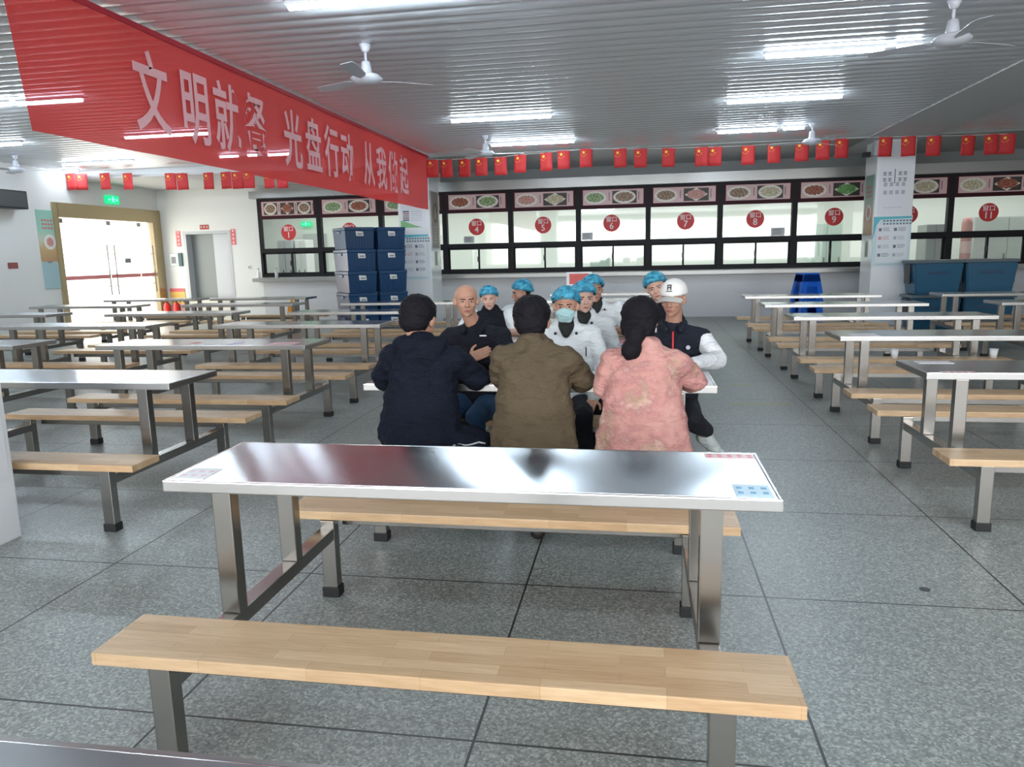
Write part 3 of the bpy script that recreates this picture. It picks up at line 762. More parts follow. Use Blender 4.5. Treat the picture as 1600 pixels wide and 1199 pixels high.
tube(-7.08, -6.22, 7.95, CZ, ZC, 'tube lamp shining through the banner near its left end')
tube(-7.55, -6.18, 10.42, CZ, ZC, 'tube lamp shining through the banner under the first characters')
tube(-7.40, -7.02, 12.75, CZ, ZC, 'leftmost of three short tubes glowing through the banner foot')
tube(-6.86, -6.66, 12.75, CZ, ZC, 'middle of three short tubes glowing through the banner foot')
tube(-6.50, -6.04, 12.80, CZ, ZC, 'rightmost of three short tubes glowing through the banner foot')

def fan(x, y, zc, ang, label, drop=0.33):
    t = thing('ceiling_fan', label, 'ceiling fan', (x, y, zc - drop), ang, 'white ceiling fans')
    bm = B_(); cyl(bm, (0, 0, 0.12), (0, 0, drop), 0.012, seg=10); obj('rod', bm, FANW, t)
    bm = B_(); lathe(bm, [(0.03, drop), (0.055, drop - 0.005), (0.03, drop - 0.06), (0.015, drop - 0.07)][::-1]); obj('canopy', bm, FANW, t)
    bm = B_(); lathe(bm, [(0.05, 0.045), (0.052, 0.05), (0.040, 0.15), (0.012, 0.16)]); obj('neck', bm, FANW, t)
    bm = B_(); lathe(bm, [(0.03, -0.045), (0.10, -0.035), (0.14, -0.005), (0.145, 0.01), (0.12, 0.018), (0.13, 0.024), (0.11, 0.04), (0.045, 0.055)]); obj('motor', bm, FANW, t)
    for i in range(3):
        bm = B_()
        vs = []
        for s, wd in ((0.12, 0.02), (0.22, 0.055), (0.55, 0.065), (0.62, 0.05)):
            vs.append((s, wd))
        for a, b in zip(vs, vs[1:]):
            poly(bm, [(a[0], -a[1], -0.012), (b[0], -b[1], -0.012), (b[0], b[1], 0.006), (a[0], a[1], 0.006)])
        bmesh.ops.remove_doubles(bm, verts=bm.verts, dist=1e-4)
        bmesh.ops.solidify(bm, geom=bm.faces[:], thickness=0.003)
        o = obj('blade', bm, FANW, t); o.rotation_euler = (0, 0, 2 * PI * i / 3)
fan(-2.42, 6.75, ZC, 2.7, 'ceiling fan hanging beside the long red banner', 0.30)
fan(2.41, 6.70, ZC, 0.5, 'ceiling fan at the upper right corner', 0.30)
fan(-2.42, 12.09, ZC, 0.2, 'small distant ceiling fan beside the far left tube lamps', 0.28)
fan(2.60, 12.45, ZC, 0.8, 'small distant ceiling fan at the far right tube lamps', 0.28)
fan(-10.6, 11.7, ZC, 0.4, 'small distant ceiling fan above the left wall', 0.25)

# ------------------------------------------------------------------ banner
t = thing('banner', 'long red cloth banner with pink white Chinese slogan hung from the ceiling', 'banner', (-4.09 * 0.9585, 0, CAM_H * (1 - 0.9585)))
t.scale = (0.9585, 0.9585, 0.9585)
bm = B_()
NY, NZ = 90, 10
gr_ = []
for i in range(NY + 1):
    y = 4.72 + (14.62 - 4.72) * i / NY; row = []
    for j in range(NZ + 1):
        v = j / NZ
        z = 2.355 + (3.375 - 2.355) * v
        yy = y - (0.15 * v if i == 0 else 0.15 * v * max(0, 1 - i / 8))
        row.append(bm.verts.new((0.012 * math.sin(y * 2.1 + v * 2) + 0.008 * math.sin(y * 5.3 + 3 * v) - 0.015 * (1 - v), yy, z)))
    gr_.append(row)
for i in range(NY):
    for j in range(NZ):
        f = bm.faces.new((gr_[i][j], gr_[i + 1][j], gr_[i + 1][j + 1], gr_[i][j + 1])); f.smooth = True
obj('cloth', bm, BANNER, t)
bm = B_(); box(bm, 0.018, 0.030, 4.6, 14.62, 3.335, 3.38, bev=0.004); obj('top_hem', bm, mat('banner_hem', (0.42, 0.015, 0.03), 0.7), t)
def btext(s, y):
    cw = 0.47
    o = text(s, 0.69, BLETTER, t, (0.034, y, 2.800), (PI / 2, 0, PI / 2), bold=0.011, depth=0.0008, sx=0.70, name='slogan_character')
for s, ys in (('文明就餐', (6.02, 6.66, 7.20, 7.77)), ('光盘行动', (8.66, 9.24, 9.82, 10.36)), ('从我做起', (11.22, 11.80, 12.38, 12.97))):
    for ch, y in zip(s, ys): btext(ch, y)

# ------------------------------------------------------------------ flags
FY = 14.5
def star(bm, cx, cz, r, rot=0, y=-0.004):
    pts = []
    for i in range(10):
        rr = r if i % 2 == 0 else r * 0.4
        a = PI / 2 + rot + i * PI / 5
        pts.append((cx + rr * math.cos(a), y, cz + rr * math.sin(a)))
    c = bm.verts.new((cx, y, cz)); vs = [bm.verts.new(p) for p in pts]
    for i in range(10):
        f = bm.faces.new((c, vs[(i + 1) % 10], vs[i])); f.material_index = 1
bm = B_()
w, h = 0.226, 0.322
cols = 6
g1 = [[bm.verts.new((-w / 2 + w * i / cols, 0.006 * math.sin(i * 1.3) , -h * j / 4)) for j in range(5)] for i in range(cols + 1)]
g2 = [[bm.verts.new((v.co.x, v.co.y + 0.003, v.co.z)) for v in r] for r in g1]
for i in range(cols):
    for j in range(4):
        bm.faces.new((g1[i][j], g1[i][j + 1], g1[i + 1][j + 1], g1[i + 1][j])).smooth = True
        bm.faces.new((g2[i][j], g2[i + 1][j], g2[i + 1][j + 1], g2[i][j + 1])).smooth = True
for i in range(cols):
    bm.faces.new((g1[i][4], g2[i][4], g2[i + 1][4], g1[i + 1][4]))
for j in range(4):
    bm.faces.new((g1[0][j], g2[0][j], g2[0][j + 1], g1[0][j + 1])); bm.faces.new((g1[cols][j], g1[cols][j + 1], g2[cols][j + 1], g2[cols][j]))
star(bm, -0.045, -0.065, 0.036, 0, -0.008)
for cx, cz in ((-0.085, -0.12), (-0.055, -0.135), (-0.02, -0.125), (0.0, -0.10)): star(bm, cx, cz, 0.010, 0.4, -0.008)
flag0 = obj('flag', bm, [FLAGR, FLAGY])
FL = [(-11.897, 3.335), (-11.64, 3.324), (-11.06, 3.315), (-10.526, 3.294), (-9.548, 3.256), (-9.29, 3.246), (-8.694, 3.236), (-8.311, 3.233), (-8.06, 3.223), (-7.80, 3.226), (-7.375, 3.209), (-7.086, 3.198), (-3.95, 3.292), (-3.68, 3.279), (-3.317, 3.276), (-2.991, 3.286), (-2.615, 3.282), (-2.231, 3.312), (-1.738, 3.326), (-1.405, 3.347), (-0.979, 3.363), (-0.353, 3.335), (0.024, 3.318), (0.533, 3.307), (1.117, 3.299), (1.366, 3.293), (1.942, 3.29), (2.39, 3.303), (2.871, 3.314), (3.217, 3.32), (3.538, 3.338), (4.265, 3.332), (4.634, 3.325), (5.048, 3.311), (5.601, 3.296), (5.964, 3.295), (6.225, 3.293)]
fl_where = ['farthest left, above the glass entrance', 'second from the left, above the glass entrance', 'just left of the green exit sign', 'just right of the green exit sign', 'above the corner by the lift, left of a pair', 'above the corner by the lift, right of a pair',
 'above the left strip sign of the lift', 'first of three touching flags left of window one', 'middle of three touching flags left of window one', 'last of three touching flags left of window one', 'partly behind the banner foot above window one', 'partly behind the banner foot, farther right',
 'half hidden by the right end of the banner', 'first one fully clear of the banner end', 'second one clear of the banner end', 'third one clear of the banner end', 'above the right edge of window four', 'above the left half of window five', 'above the middle of window five', 'above the right edge of window five', 'above the left edge of window six',
 'above the middle of window six', 'above the right side of window six', 'above the left side of window seven', 'above window seven, left of a pair', 'above window seven, right of a pair', 'above the left side of window eight', 'above the right side of window eight', 'above the left edge of window nine', 'above the middle of window nine', 'above window nine, nearest the pillar camera',
 'left one on the poster pillar', 'right one on the poster pillar', 'first one right of the poster pillar', 'above the left side of window eleven', 'farthest right pair, left one', 'farthest right pair, right one']
prev = None
bm = B_()
for i, (x, z) in enumerate(FL):
    k = 13.95 / 14.5; y = 13.95
    x *= k; z = (z - CAM_H) * k + CAM_H
    if i == 0: x = -11.40
    if i == 1: x = -11.16
    if prev and prev[1] == y: cyl(bm, (prev[0], y + 0.01, prev[2]), (x, y + 0.01, z), 0.0035, seg=6, caps=False)
    prev = (x, y, z)
    lab = 'small red flag with yellow stars, ' + fl_where[i]
    if i == 0:
        flag0.location = (x, y, z); tag(flag0, lab, 'flag', 'small red flags on the string')
    else:
        f_ = flag0.copy(); C.objects.link(f_); f_.location = (x, y, z); f_['label'] = lab
        f_.rotation_euler = (0, 0.03 * math.sin(i * 2.3), 0.15 * math.sin(i * 1.7))
tag(obj('flag_string', bm, LABELW), 'thin string carrying the row of small red flags across the hall', 'string')

# ------------------------------------------------------------------ canteen tables with fixed benches
def make_table():
    t = thing('canteen_table', 'x', 'table', (0, 0, 0), 0, 'steel canteen tables with fixed wooden benches')
    HX = 0.944
    bm = B_(); box(bm, -HX + 0.012, HX - 0.012, -0.303, 0.173, 0.745, 0.760, bev=0.003); obj('tabletop', bm, STEEL, t)
    bm = B_()
    for (a, b, c, d) in ((-HX, HX, -0.315, -0.303), (-HX, HX, 0.173, 0.185), (-HX, -HX + 0.012, -0.303, 0.173), (HX - 0.012, HX, -0.303, 0.173)):
        box(bm, a, b, c, d, 0.722, 0.7595, bev=0.004)
    box(bm, -HX + 0.03, HX - 0.03, -0.29, 0.16, 0.722, 0.744)
    obj('table_rim', bm, RIM, t)
    LXX = 0.755
    for y in (-0.59, 0.59):
        bm = B_(); box(bm, -HX, HX, y - 0.115 + (0.01 if y < 0 else 0), y + 0.115 + (0.01 if y < 0 else 0), 0.345, 0.382, bev=0.005); obj('bench_seat', bm, WOOD, t)
        bm = B_(); box(bm, -LXX + 0.03, LXX - 0.03, y - 0.03, y + 0.02, 0.295, 0.344, bev=0.003); obj('bench_rail', bm, BRUSH, t)
        for x in (-LXX, LXX):
            ly = -0.676 if y < 0 else 0.465
            bm = B_(); box(bm, x - 0.032, x + 0.032, ly, ly + 0.05, 0.03, 0.344, bev=0.004); lg = obj('bench_leg', bm, BRUSH, t)
            bm = B_(); box(bm, x - 0.037, x + 0.037, ly - 0.005, ly + 0.055, 0.0, 0.045, bev=0.004); obj('rubber_foot', bm, RUBBER, lg)
    for x in (-LXX, LXX):
        bm = B_(); box(bm, x - 0.030, x + 0.030, -0.63, 0.47, 0.262, 0.312, bev=0.003); obj('cross_beam', bm, BRUSH, t)
        for y in (-0.27, 0.20):
            yy = y if y < 0 else 0.145
            bm = B_(); box(bm, x - 0.032, x + 0.032, yy - 0.03, yy + 0.02, 0.312, 0.722, bev=0.004); obj('table_leg', bm, BRUSH, t)
    return t
T0_ = make_table()
P_ = 1.779
used = [False]
TABLES = {}
def place_table(key, x, y, label):
    if not used[0]:
        o = T0_; used[0] = True; o.location = (x, y, 0); o['label'] = label
    else: o = dup(T0_, (x, y, 0), 0, label)
    TABLES[key] = o
    return o
nth = ['', 'first', 'second', 'third', 'fourth', 'fifth', 'sixth', 'seventh']
place_table('F', -0.545, 2.375, 'large foreground steel canteen table with empty pale wooden benches')
place_table('P', -0.545, 4.154, 'steel canteen table where people sit along both benches')
for k in range(5):
    place_table('C%d' % k, -0.545, 5.933 + P_ * k, ['steel canteen table right behind the seated group, with hairnet wearers around it', 'second empty canteen table behind the group of people', 'third empty canteen table behind the group, mostly hidden', 'fourth canteen table behind the group, near the serving wall', 'last centre canteen table, closest to the serving wall'][k])
for k in range(5):
    place_table('L%d' % k, -3.585, 4.12 + P_ * k, 'steel canteen table, %s from the front in the column left of the group' % nth[k + 1])
for k in range(1, 6):
    place_table('M%d' % k, -6.27 - (0.6 if k == 5 else 0.0), 4.12 + P_ * k, 'steel canteen table, %s visible from the front in the second column leftward' % nth[k])
for k in range(2, 6):
    place_table('N%d' % k, -9.05, 4.11 + P_ * k, 'steel canteen table, %s visible from the front in the column nearest the entrance' % nth[k - 1])
for k in range(5):
    place_table('R%d' % k, 2.493, 4.625 + P_ * k, 'steel canteen table, %s from the front in the column right of the aisle' % nth[k + 1])
for k in range(2, 5):
    place_table('S%d' % k, 5.18, 4.625 + P_ * k, 'steel canteen table, %s visible from the front in the far right column' % nth[k - 1])

t = thing('steel_table', 'plain steel table corner cut off at the bottom left of the view', 'table', (-1.30, 0.55, 0), 0.009)
bm = B_(); box(bm, -0.98, 0.98, -0.29, 0.29, 0.745, 0.76, bev=0.003); obj('tabletop', bm, STEEL, t)
bm = B_(); box(bm, -0.99, 0.99, -0.30, -0.29, 0.72, 0.7595); box(bm, -0.99, 0.99, 0.29, 0.30, 0.72, 0.7595); box(bm, -0.99, -0.98, -0.29, 0.29, 0.72, 0.7595); box(bm, 0.98, 0.99, -0.29, 0.29, 0.72, 0.7595); obj('table_rim', bm, RIM, t)
for sx in (-0.9, 0.9):
    for sy in (-0.25, 0.25):
        bm = B_(); box(bm, sx - 0.025, sx + 0.025, sy - 0.025, sy + 0.025, 0, 0.745, bev=0.003); obj('table_leg', bm, BRUSH, t)

# stickers and leaflets
def sticker(x0, x1, y0, y1, z, par, base, marks, skew=0.0, name='sticker'):
    px, py, pz = par.location
    bm = B_(); box(bm, x0 - px, x1 - px, y0 - py, y1 - py, z - 0.0005, z + 0.001)
    o = obj(name, bm, base, par)
    bm = B_()
    n = max(2, int((x1 - x0) / 0.03))
    for i in range(n):
        for j in range(2):
            a = x0 + (x1 - x0) * (i + 0.25) / n; b = x0 + (x1 - x0) * (i + 0.7) / n
            c = y0 + (y1 - y0) * (0.2 + 0.4 * j); d = c + (y1 - y0) * 0.16
            box(bm, a - px, b - px, c - py, d - py, z + 0.001, z + 0.0016)
    obj('print', bm, marks, o)
    return o
STK = mat('sticker_white', (0.74, 0.74, 0.76), 0.35); STP = mat('sticker_pink', (0.72, 0.50, 0.52), 0.35); STR = mat('sticker_red', (0.62, 0.06, 0.07), 0.4); STB = mat('sticker_blue', (0.45, 0.62, 0.72), 0.35); STBD = mat('sticker_blue_line', (0.08, 0.30, 0.50), 0.4)
F = TABLES['F']
o = sticker(-1.465, -1.36, 2.085, 2.20, 0.7605, F, STK, STP); o['label'] = 'white paper sticker at the left corner'
o = sticker(0.225, 0.385, 2.475, 2.53, 0.7605, F, STP, STR); o['label'] = 'pink and white sticker strip at the far right corner'
o = sticker(0.275, 0.378, 2.08, 2.19, 0.7605, F, STB, STBD); o['label'] = 'pale blue sticker at the near right corner'
sticker(0.20, 0.36, 4.22, 4.29, 0.7605, TABLES['P'], STP, STR)
o = sticker(-0.30, 0.05, 5.70, 5.86, 0.7605, TABLES['C0'], mat('crimson_sheet', (0.50, 0.05, 0.09), 0.4), STP); o['label'] = 'crimson printed sheet'
sticker(-3.0, -2.78, 5.65, 5.80, 0.7605, TABLES['L1'], STP, STR); sticker(-3.35, -3.28, 5.62, 5.84, 0.7605, TABLES['L1'], mat('lilac', (0.4, 0.38, 0.62), 0.4), STK); sticker(-3.75, -3.68, 5.75, 5.82, 0.7605, TABLES['L1'], STR, STP)
sticker(1.63, 1.80, 4.30, 4.36, 0.7605, TABLES['R0'], STK, STR); sticker(1.63, 1.82, 4.66, 4.76, 0.7605, TABLES['R0'], STK, STP)
sticker(1.64, 1.85, 6.10, 6.30, 0.7605, TABLES['R1'], STK, STP); sticker(3.1, 3.3, 6.08, 6.2, 0.7605, TABLES['R1'], STR, STP)
sticker(1.64, 1.85, 7.85, 8.10, 0.7605, TABLES['R2'], STK, STB); sticker(1.64, 1.95, 9.65, 9.80, 0.7605, TABLES['R3'], STK, STB)

# paper cups
def cup(loc, label):
    t = thing('paper_cup', label, 'cup', loc, 0, 'white paper cups left on the benches')
    bm = B_(); lathe(bm, [(0.026, 0.001), (0.036, 0.085), (0.034, 0.083), (0.025, 0.006)][:2] + [(0.034, 0.084), (0.024, 0.006)], seg=20); obj('cup_wall', bm, WHITE, t)
    bm = B_(); lathe(bm, [(0.036, 0.084), (0.039, 0.087), (0.036, 0.090)], seg=20); obj('rolled_rim', bm, WHITE, t)
cup((2.42, 7.57, 0.382), 'white paper cup on the bench edge right of the aisle, nearer one')
cup((3.30, 7.60, 0.382), 'white paper cup on the same bench farther right')

# tape marks on the floor
for (x0, x1, y, lab) in ((0.98, 1.19, 8.23, 'short faded yellow tape strip on the aisle floor, farther one'), (0.88, 1.41, 7.17, 'long faded yellow tape strip on the aisle floor, nearer one')):
    bm = B_(); box(bm, x0, x1, y, y + 0.035, 0.0, 0.002); tag(obj('floor_tape', bm, TAPE), lab, 'tape')
for (x, y, s, lab) in ((1.21, 3.215, 0.022, 'dark flat spot on the floor tile at the right'),):
    bm = B_(); cyl(bm, (x, y, 0), (x, y, 0.002), s, seg=14); tag(obj('chewing_gum', bm, DGREY), lab, 'stain')

# ------------------------------------------------------------------ crates, bins, stools, wet floor sign
def make_crate(name, label, w, d, h, body, side, group):
    t = thing(name, label, 'crate', (0, 0, 0), 0, group)
    bm = B_()
    tp = 0.93
    def ring(k, z): return [(-w / 2 * k, -d / 2 * k, z), (w / 2 * k, -d / 2 * k, z), (w / 2 * k, d / 2 * k, z), (-w / 2 * k, d / 2 * k, z)]
    prev = None
    for k, z in ((tp, 0), (0.985, h * 0.86), (1.0, h * 0.86), (1.0, h)):
        r = [bm.verts.new(p) for p in ring(k, z)]
        if prev:
            for i in range(4): bm.faces.new((prev[i], prev[(i + 1) % 4], r[(i + 1) % 4], r[i]))
        else: bm.faces.new(r[::-1])
        prev = r
    inner = [bm.verts.new(p) for p in ring(0.95, h)]
    for i in range(4): bm.faces.new((prev[i], prev[(i + 1) % 4], inner[(i + 1) % 4], inner[i]))
    low = [bm.verts.new(p) for p in ring(0.90, h - 0.03)]
    for i in range(4): bm.faces.new((inner[i], inner[(i + 1) % 4], low[(i + 1) % 4], low[i]))
    bm.faces.new(low)
    bmesh.ops.bevel(bm, geom=bm.edges[:], offset=0.006, segments=1, affect='EDGES')
    obj('body', bm, body, t)
    bm = B_(); nn = 9
    for i in range(nn):
        x = (-0.5 + (i + 0.5) / nn) * w * 0.9
        box(bm, x - 0.006, x + 0.006, -d / 2 * 0.985, -d / 2 * 0.95, 0.03, h * 0.84)
    obj('ribs', bm, body, t)
    bm = B_(); poly(bm, [(-0.07, -d / 2 * 0.99 - 0.004, h * 0.60), (0.07, -d / 2 * 0.99 - 0.004, h * 0.60), (0.06, -d / 2 * 0.99 - 0.006, h * 0.80), (-0.08, -d / 2 * 0.99 - 0.006, h * 0.82)]); o = obj('label', bm, LABELW, t)
    bm = B_(); box(bm, -0.045, 0.045, -d / 2 * 0.99 - 0.0085, -d / 2 * 0.99 - 0.007, h * 0.65, h * 0.72); obj('print', bm, MGREY, o)
    bm = B_()
    for s in (-1, 1): box(bm, s * w / 2 * 1.0 - 0.012, s * w / 2 * 1.0 + 0.012, -0.09, 0.09, h * 0.72, h * 0.84, bev=0.004)
    obj('handle_grip', bm, side, t)
    return t
cr0 = make_crate('storage_crate', 'x', 0.56, 0.80, 0.398, CRATE, CRATEL, 'blue crates stacked beside the left pillar')
rotc = math.radians(40)
ca, sa = math.cos(rotc), math.sin(rotc)
lev = ['bottom', 'second', 'middle', 'fourth', 'top']
first = True
for col in range(2):
    for k in range(5):
        bx, by = -5.28 + col * 0.60 * ca, 13.55 + col * 0.60 * sa
        jit = math.radians([1.5, -1, 0.5, 1, -1.5][(k + col) % 5])
        lab = 'deep blue storage crate, %s one of the %s stack beside the left pillar' % (lev[k], 'left' if col == 0 else 'right')
        loc = (bx, by, 0.4 * k + 0.001)
        if first: cr0.location = loc; cr0.rotation_euler = (0, 0, rotc + jit); cr0['label'] = lab; first = False
        else: dup(cr0, loc, rotc + jit, lab)

b0 = thing('storage_bin', 'x', 'bin', (0, 0, 0), 0, 'large teal blue lidded bins by the right pillar')
bm = B_()
w, d, h = 0.80, 0.55, 0.54
A = [bm.verts.new(p) for p in ((-w * .43, -d * .43, 0), (w * .43, -d * .43, 0), (w * .43, d * .43, 0), (-w * .43, d * .43, 0))]
D = [bm.verts.new(p) for p in ((-w * .5, -d * .5, h), (w * .5, -d * .5, h), (w * .5, d * .5, h), (-w * .5, d * .5, h))]
for i in range(4): bm.faces.new((A[i], A[(i + 1) % 4], D[(i + 1) % 4], D[i]))
bm.faces.new(A[::-1]); bm.faces.new(D)
bmesh.ops.bevel(bm, geom=bm.edges[:], offset=0.02, segments=2, affect='EDGES')
obj('body', bm, BIN, b0)
bm = B_(); box(bm, -w * .52, w * .52, -d * .53, d * .53, h, h + 0.055, bev=0.02); obj('lid', bm, BINLID, b0)
for s in (-1, 1):
    bm = B_(); box(bm, s * w * .51 - 0.02, s * w * .51 + 0.02, -0.10, 0.10, h * 0.35, h * 0.97, bev=0.01); obj('clasp', bm, BLACK, b0)
bm = B_(); box(bm, -0.18, 0.18, -d * .485 - 0.004, -d * .485 + 0.02, h * .66, h * .74, bev=0.004); obj('recess_band', bm, mat('bin_band', (0.008, 0.05, 0.11), 0.4), b0)
bm = B_(); box(bm, -0.05, 0.12, -d * .535 - 0.003, 0.02, h + 0.054, h + 0.058); obj('paper_scrap', bm, LABELW, b0)
first = True
for i, (x, y, rz) in enumerate(((5.07, 14.2, 0.03), (5.92, 14.2, -0.04))):
    for k in range(2):
        lab = 'teal blue bin with grey lid, %s one of the %s pair' % (['lower', 'upper'][k], ['left', 'right'][i])
        if first: b0.location = (x, y, 0.6 * k); b0.rotation_euler = (0, 0, rz); b0['label'] = lab; first = False
        else: dup(b0, (x, y, 0.597 * k), rz, lab)

s0 = thing('plastic_stool', 'x', 'stool', (0, 0, 0), 0, 'stacked bright blue plastic stools')
bm = B_(); box(bm, -0.15, 0.15, -0.15, 0.15, 0.40, 0.43, bev=0.012); obj('seat', bm, STOOL, s0)
bm = B_()
prev = None
for k, z in ((1.30, 0.0), (1.26, 0.03), (1.02, 0.40)):
    pass
for sx in (-1, 1):
    for sy in (-1, 1):
        bm2 = B_()
        q0 = [(sx * 0.15, sy * 0.15), (sx * 0.08, sy * 0.15), (sx * 0.08, sy * 0.135), (sx * 0.135, sy * 0.135), (sx * 0.135, sy * 0.08), (sx * 0.15, sy * 0.08)]
        top = [bm2.verts.new((a, b, 0.41)) for a, b in q0]; bot = [bm2.verts.new((a * 1.42, b * 1.42, 0.0)) for a, b in q0]
        n = len(q0)
        for i in range(n): bm2.faces.new((top[i], top[(i + 1) % n], bot[(i + 1) % n], bot[i]))
        bm2.faces.new(top); bm2.faces.new(bot[::-1])
        bmesh.ops.recalc_face_normals(bm2, faces=bm2.faces[:])
        obj('leg', bm2, STOOL, s0)
bm.free()
for sy in (-1, 1):
    bm = B_(); poly(bm, [(-0.14, sy * 0.152, 0.40), (0.14, sy * 0.152, 0.40), (0.165, sy * 0.172, 0.28), (-0.165, sy * 0.172, 0.28)]); bmesh.ops.solidify(bm, geom=bm.faces[:], thickness=0.006); obj('apron', bm, STOOL, s0)
for sx in (-1, 1):
    bm = B_(); poly(bm, [(sx * 0.152, -0.14, 0.40), (sx * 0.152, 0.14, 0.40), (sx * 0.172, 0.165, 0.28), (sx * 0.172, -0.165, 0.28)]); bmesh.ops.solidify(bm, geom=bm.faces[:], thickness=0.006); obj('apron', bm, STOOL, s0)
ns = 7
for k in range(ns):
    lab = 'bright blue plastic stool, %s of the stack by the serving wall' % (['bottom one', 'second from the floor', 'third from the floor', 'fourth from the floor', 'fifth from the floor', 'sixth from the floor', 'top one'][k])
    loc = (3.02 + 0.008 * math.sin(k * 2), 14.3, 0.095 * k); rz = 0.3 + 0.05 * math.sin(k * 1.9)
    if k == 0: s0.location = loc; s0.rotation_euler = (0, 0, rz); s0['label'] = lab
    else: dup(s0, loc, rz, lab)

t = thing('wet_floor_sign', 'yellow folding wet floor sign standing under the serving windows', 'sign', (-6.87, 14.1, 0), 0.3)
for s in (-1, 1):
    bm = B_()
    poly(bm, [(-0.14, s * 0.17, 0.0), (0.14, s * 0.17, 0.0), (0.075, s * 0.012, 0.60), (-0.075, s * 0.012, 0.60)]); bmesh.ops.solidify(bm, geom=bm.faces[:], thickness=0.015); obj('panel', bm, YELLOW, t)
bm = B_(); box(bm, -0.03, 0.03, -0.02, 0.02, 0.58, 0.67, bev=0.01); obj('handle', bm, YELLOW, t)
bm = B_(); box(bm, -0.06, 0.06, -0.115, -0.105, 0.26, 0.36); obj('warning_panel', bm, BLACK, t)
# small bottles on the steel sill
def bottle(loc, m, label):
    t = thing('bottle', label, 'bottle', loc)
    bm = B_(); lathe(bm, [(0.035, 0.0), (0.04, 0.01), (0.04, 0.14), (0.015, 0.18), (0.015, 0.20)]); obj('body', bm, m, t)
    bm = B_(); lathe(bm, [(0.018, 0.20), (0.018, 0.235), (0.012, 0.24)]); obj('cap', bm, LGREY, t)
bottle((-8.98, WY - 0.14, WZ0 - 0.012), WHITE, 'white bottle at the left end of the steel sill under window one')
bottle((-8.52, WY - 0.14, WZ0 - 0.012), LGREY, 'small grey bottle on the steel sill under window one')
t = thing('counter_sign', 'small red and white card standing at the serving wall behind the group', 'sign', (-1.02, 13.1, 0.76))
boxo('card', (-0.22, 0.22, 0, 0.006, 0.0, 0.36), WHITE, t); boxo('red_panel', (-0.17, 0.17, -0.003, 0, 0.15, 0.33), mat('card_red', (0.70, 0.12, 0.10), 0.5), t)

# ------------------------------------------------------------------ people
def hull(p0, r0, p1=None, r1=None, sub=2):
    """tapered capsule (or a ball) as a small convex mesh: list of verts, faces"""
    bm = B_()
    bmesh.ops.create_icosphere(bm, subdivisions=sub, radius=r0, matrix=Matrix.Translation(p0))
    if p1 is not None:
        bmesh.ops.create_icosphere(bm, subdivisions=sub, radius=r1, matrix=Matrix.Translation(p1))
        r = bmesh.ops.convex_hull(bm, input=bm.verts[:])
        bmesh.ops.delete(bm, geom=[g for g in r['geom_interior'] + r['geom_unused'] if isinstance(g, bmesh.types.BMVert)], context='VERTS')
    return bm
def hull_of(bms):
    out = B_()
    for b in bms:
        me = bpy.data.meshes.new('t'); b.to_mesh(me); b.free(); out.from_mesh(me); bpy.data.meshes.remove(me)
    r = bmesh.ops.convex_hull(out, input=out.verts[:])
    bmesh.ops.delete(out, geom=[g for g in r['geom_interior'] + r['geom_unused'] if isinstance(g, bmesh.types.BMVert)], context='VERTS')
    return out
def ell(c, r, rot=None, sub=3):
    bm = B_()
    M = Matrix.Translation(c) @ (Euler(rot).to_matrix().to_4x4() if rot else Matrix.Identity(4)) @ Matrix.Diagonal((*r, 1))
    bmesh.ops.create_icosphere(bm, subdivisions=sub, radius=1.0, matrix=M)
    return bm
def fuse(name, shapes, voxel, m, parent, smooth=4, wrinkle=0.0, wscale=9.0, clip=None):
    """shapes melted into one continuous skin"""
    big = B_()
    for b in shapes:
        me = bpy.data.meshes.new('t'); b.to_mesh(me); b.free(); big.from_mesh(me); bpy.data.meshes.remove(me)
    me = bpy.data.meshes.new(name); big.to_mesh(me); big.free()
    o = bpy.data.objects.new(name, me); C.objects.link(o)
    md = o.modifiers.new('r', 'REMESH'); md.mode = 'VOXEL'; md.voxel_size = voxel; md.use_smooth_shade = True
    ms = o.modifiers.new('s', 'SMOOTH'); ms.factor = 0.5; ms.iterations = smooth
    dg = bpy.context.evaluated_depsgraph_get()
    nm = bpy.data.meshes.new_from_object(o.evaluated_get(dg))
    o.modifiers.clear(); o.data = nm; bpy.data.meshes.remove(me)
    if wrinkle:
        for v in nm.vertices:
            p = v.co
            n_ = noise.noise(Vector((p.x * wscale, p.y * wscale, p.z * wscale * 1.9))) + 0.5 * noise.noise(Vector((p.x * wscale * 2.3 + 5, p.y * wscale * 2.3, p.z * wscale * 3.4)))
            v.co += v.normal * n_ * wrinkle
    if clip:
        bm = B_(); bm.from_mesh(nm); bmesh.ops.delete(bm, geom=[v for v in bm.verts if clip(v.co)], context='VERTS')
        bmesh.ops.solidify(bm, geom=bm.faces[:], thickness=0.004)
        bm.to_mesh(nm); bm.free()
    nm.materials.clear(); nm.materials.append(m)
    for p in nm.polygons: p.use_smooth = True
    nm.name = name; o.parent = parent
    return o
V = Vector
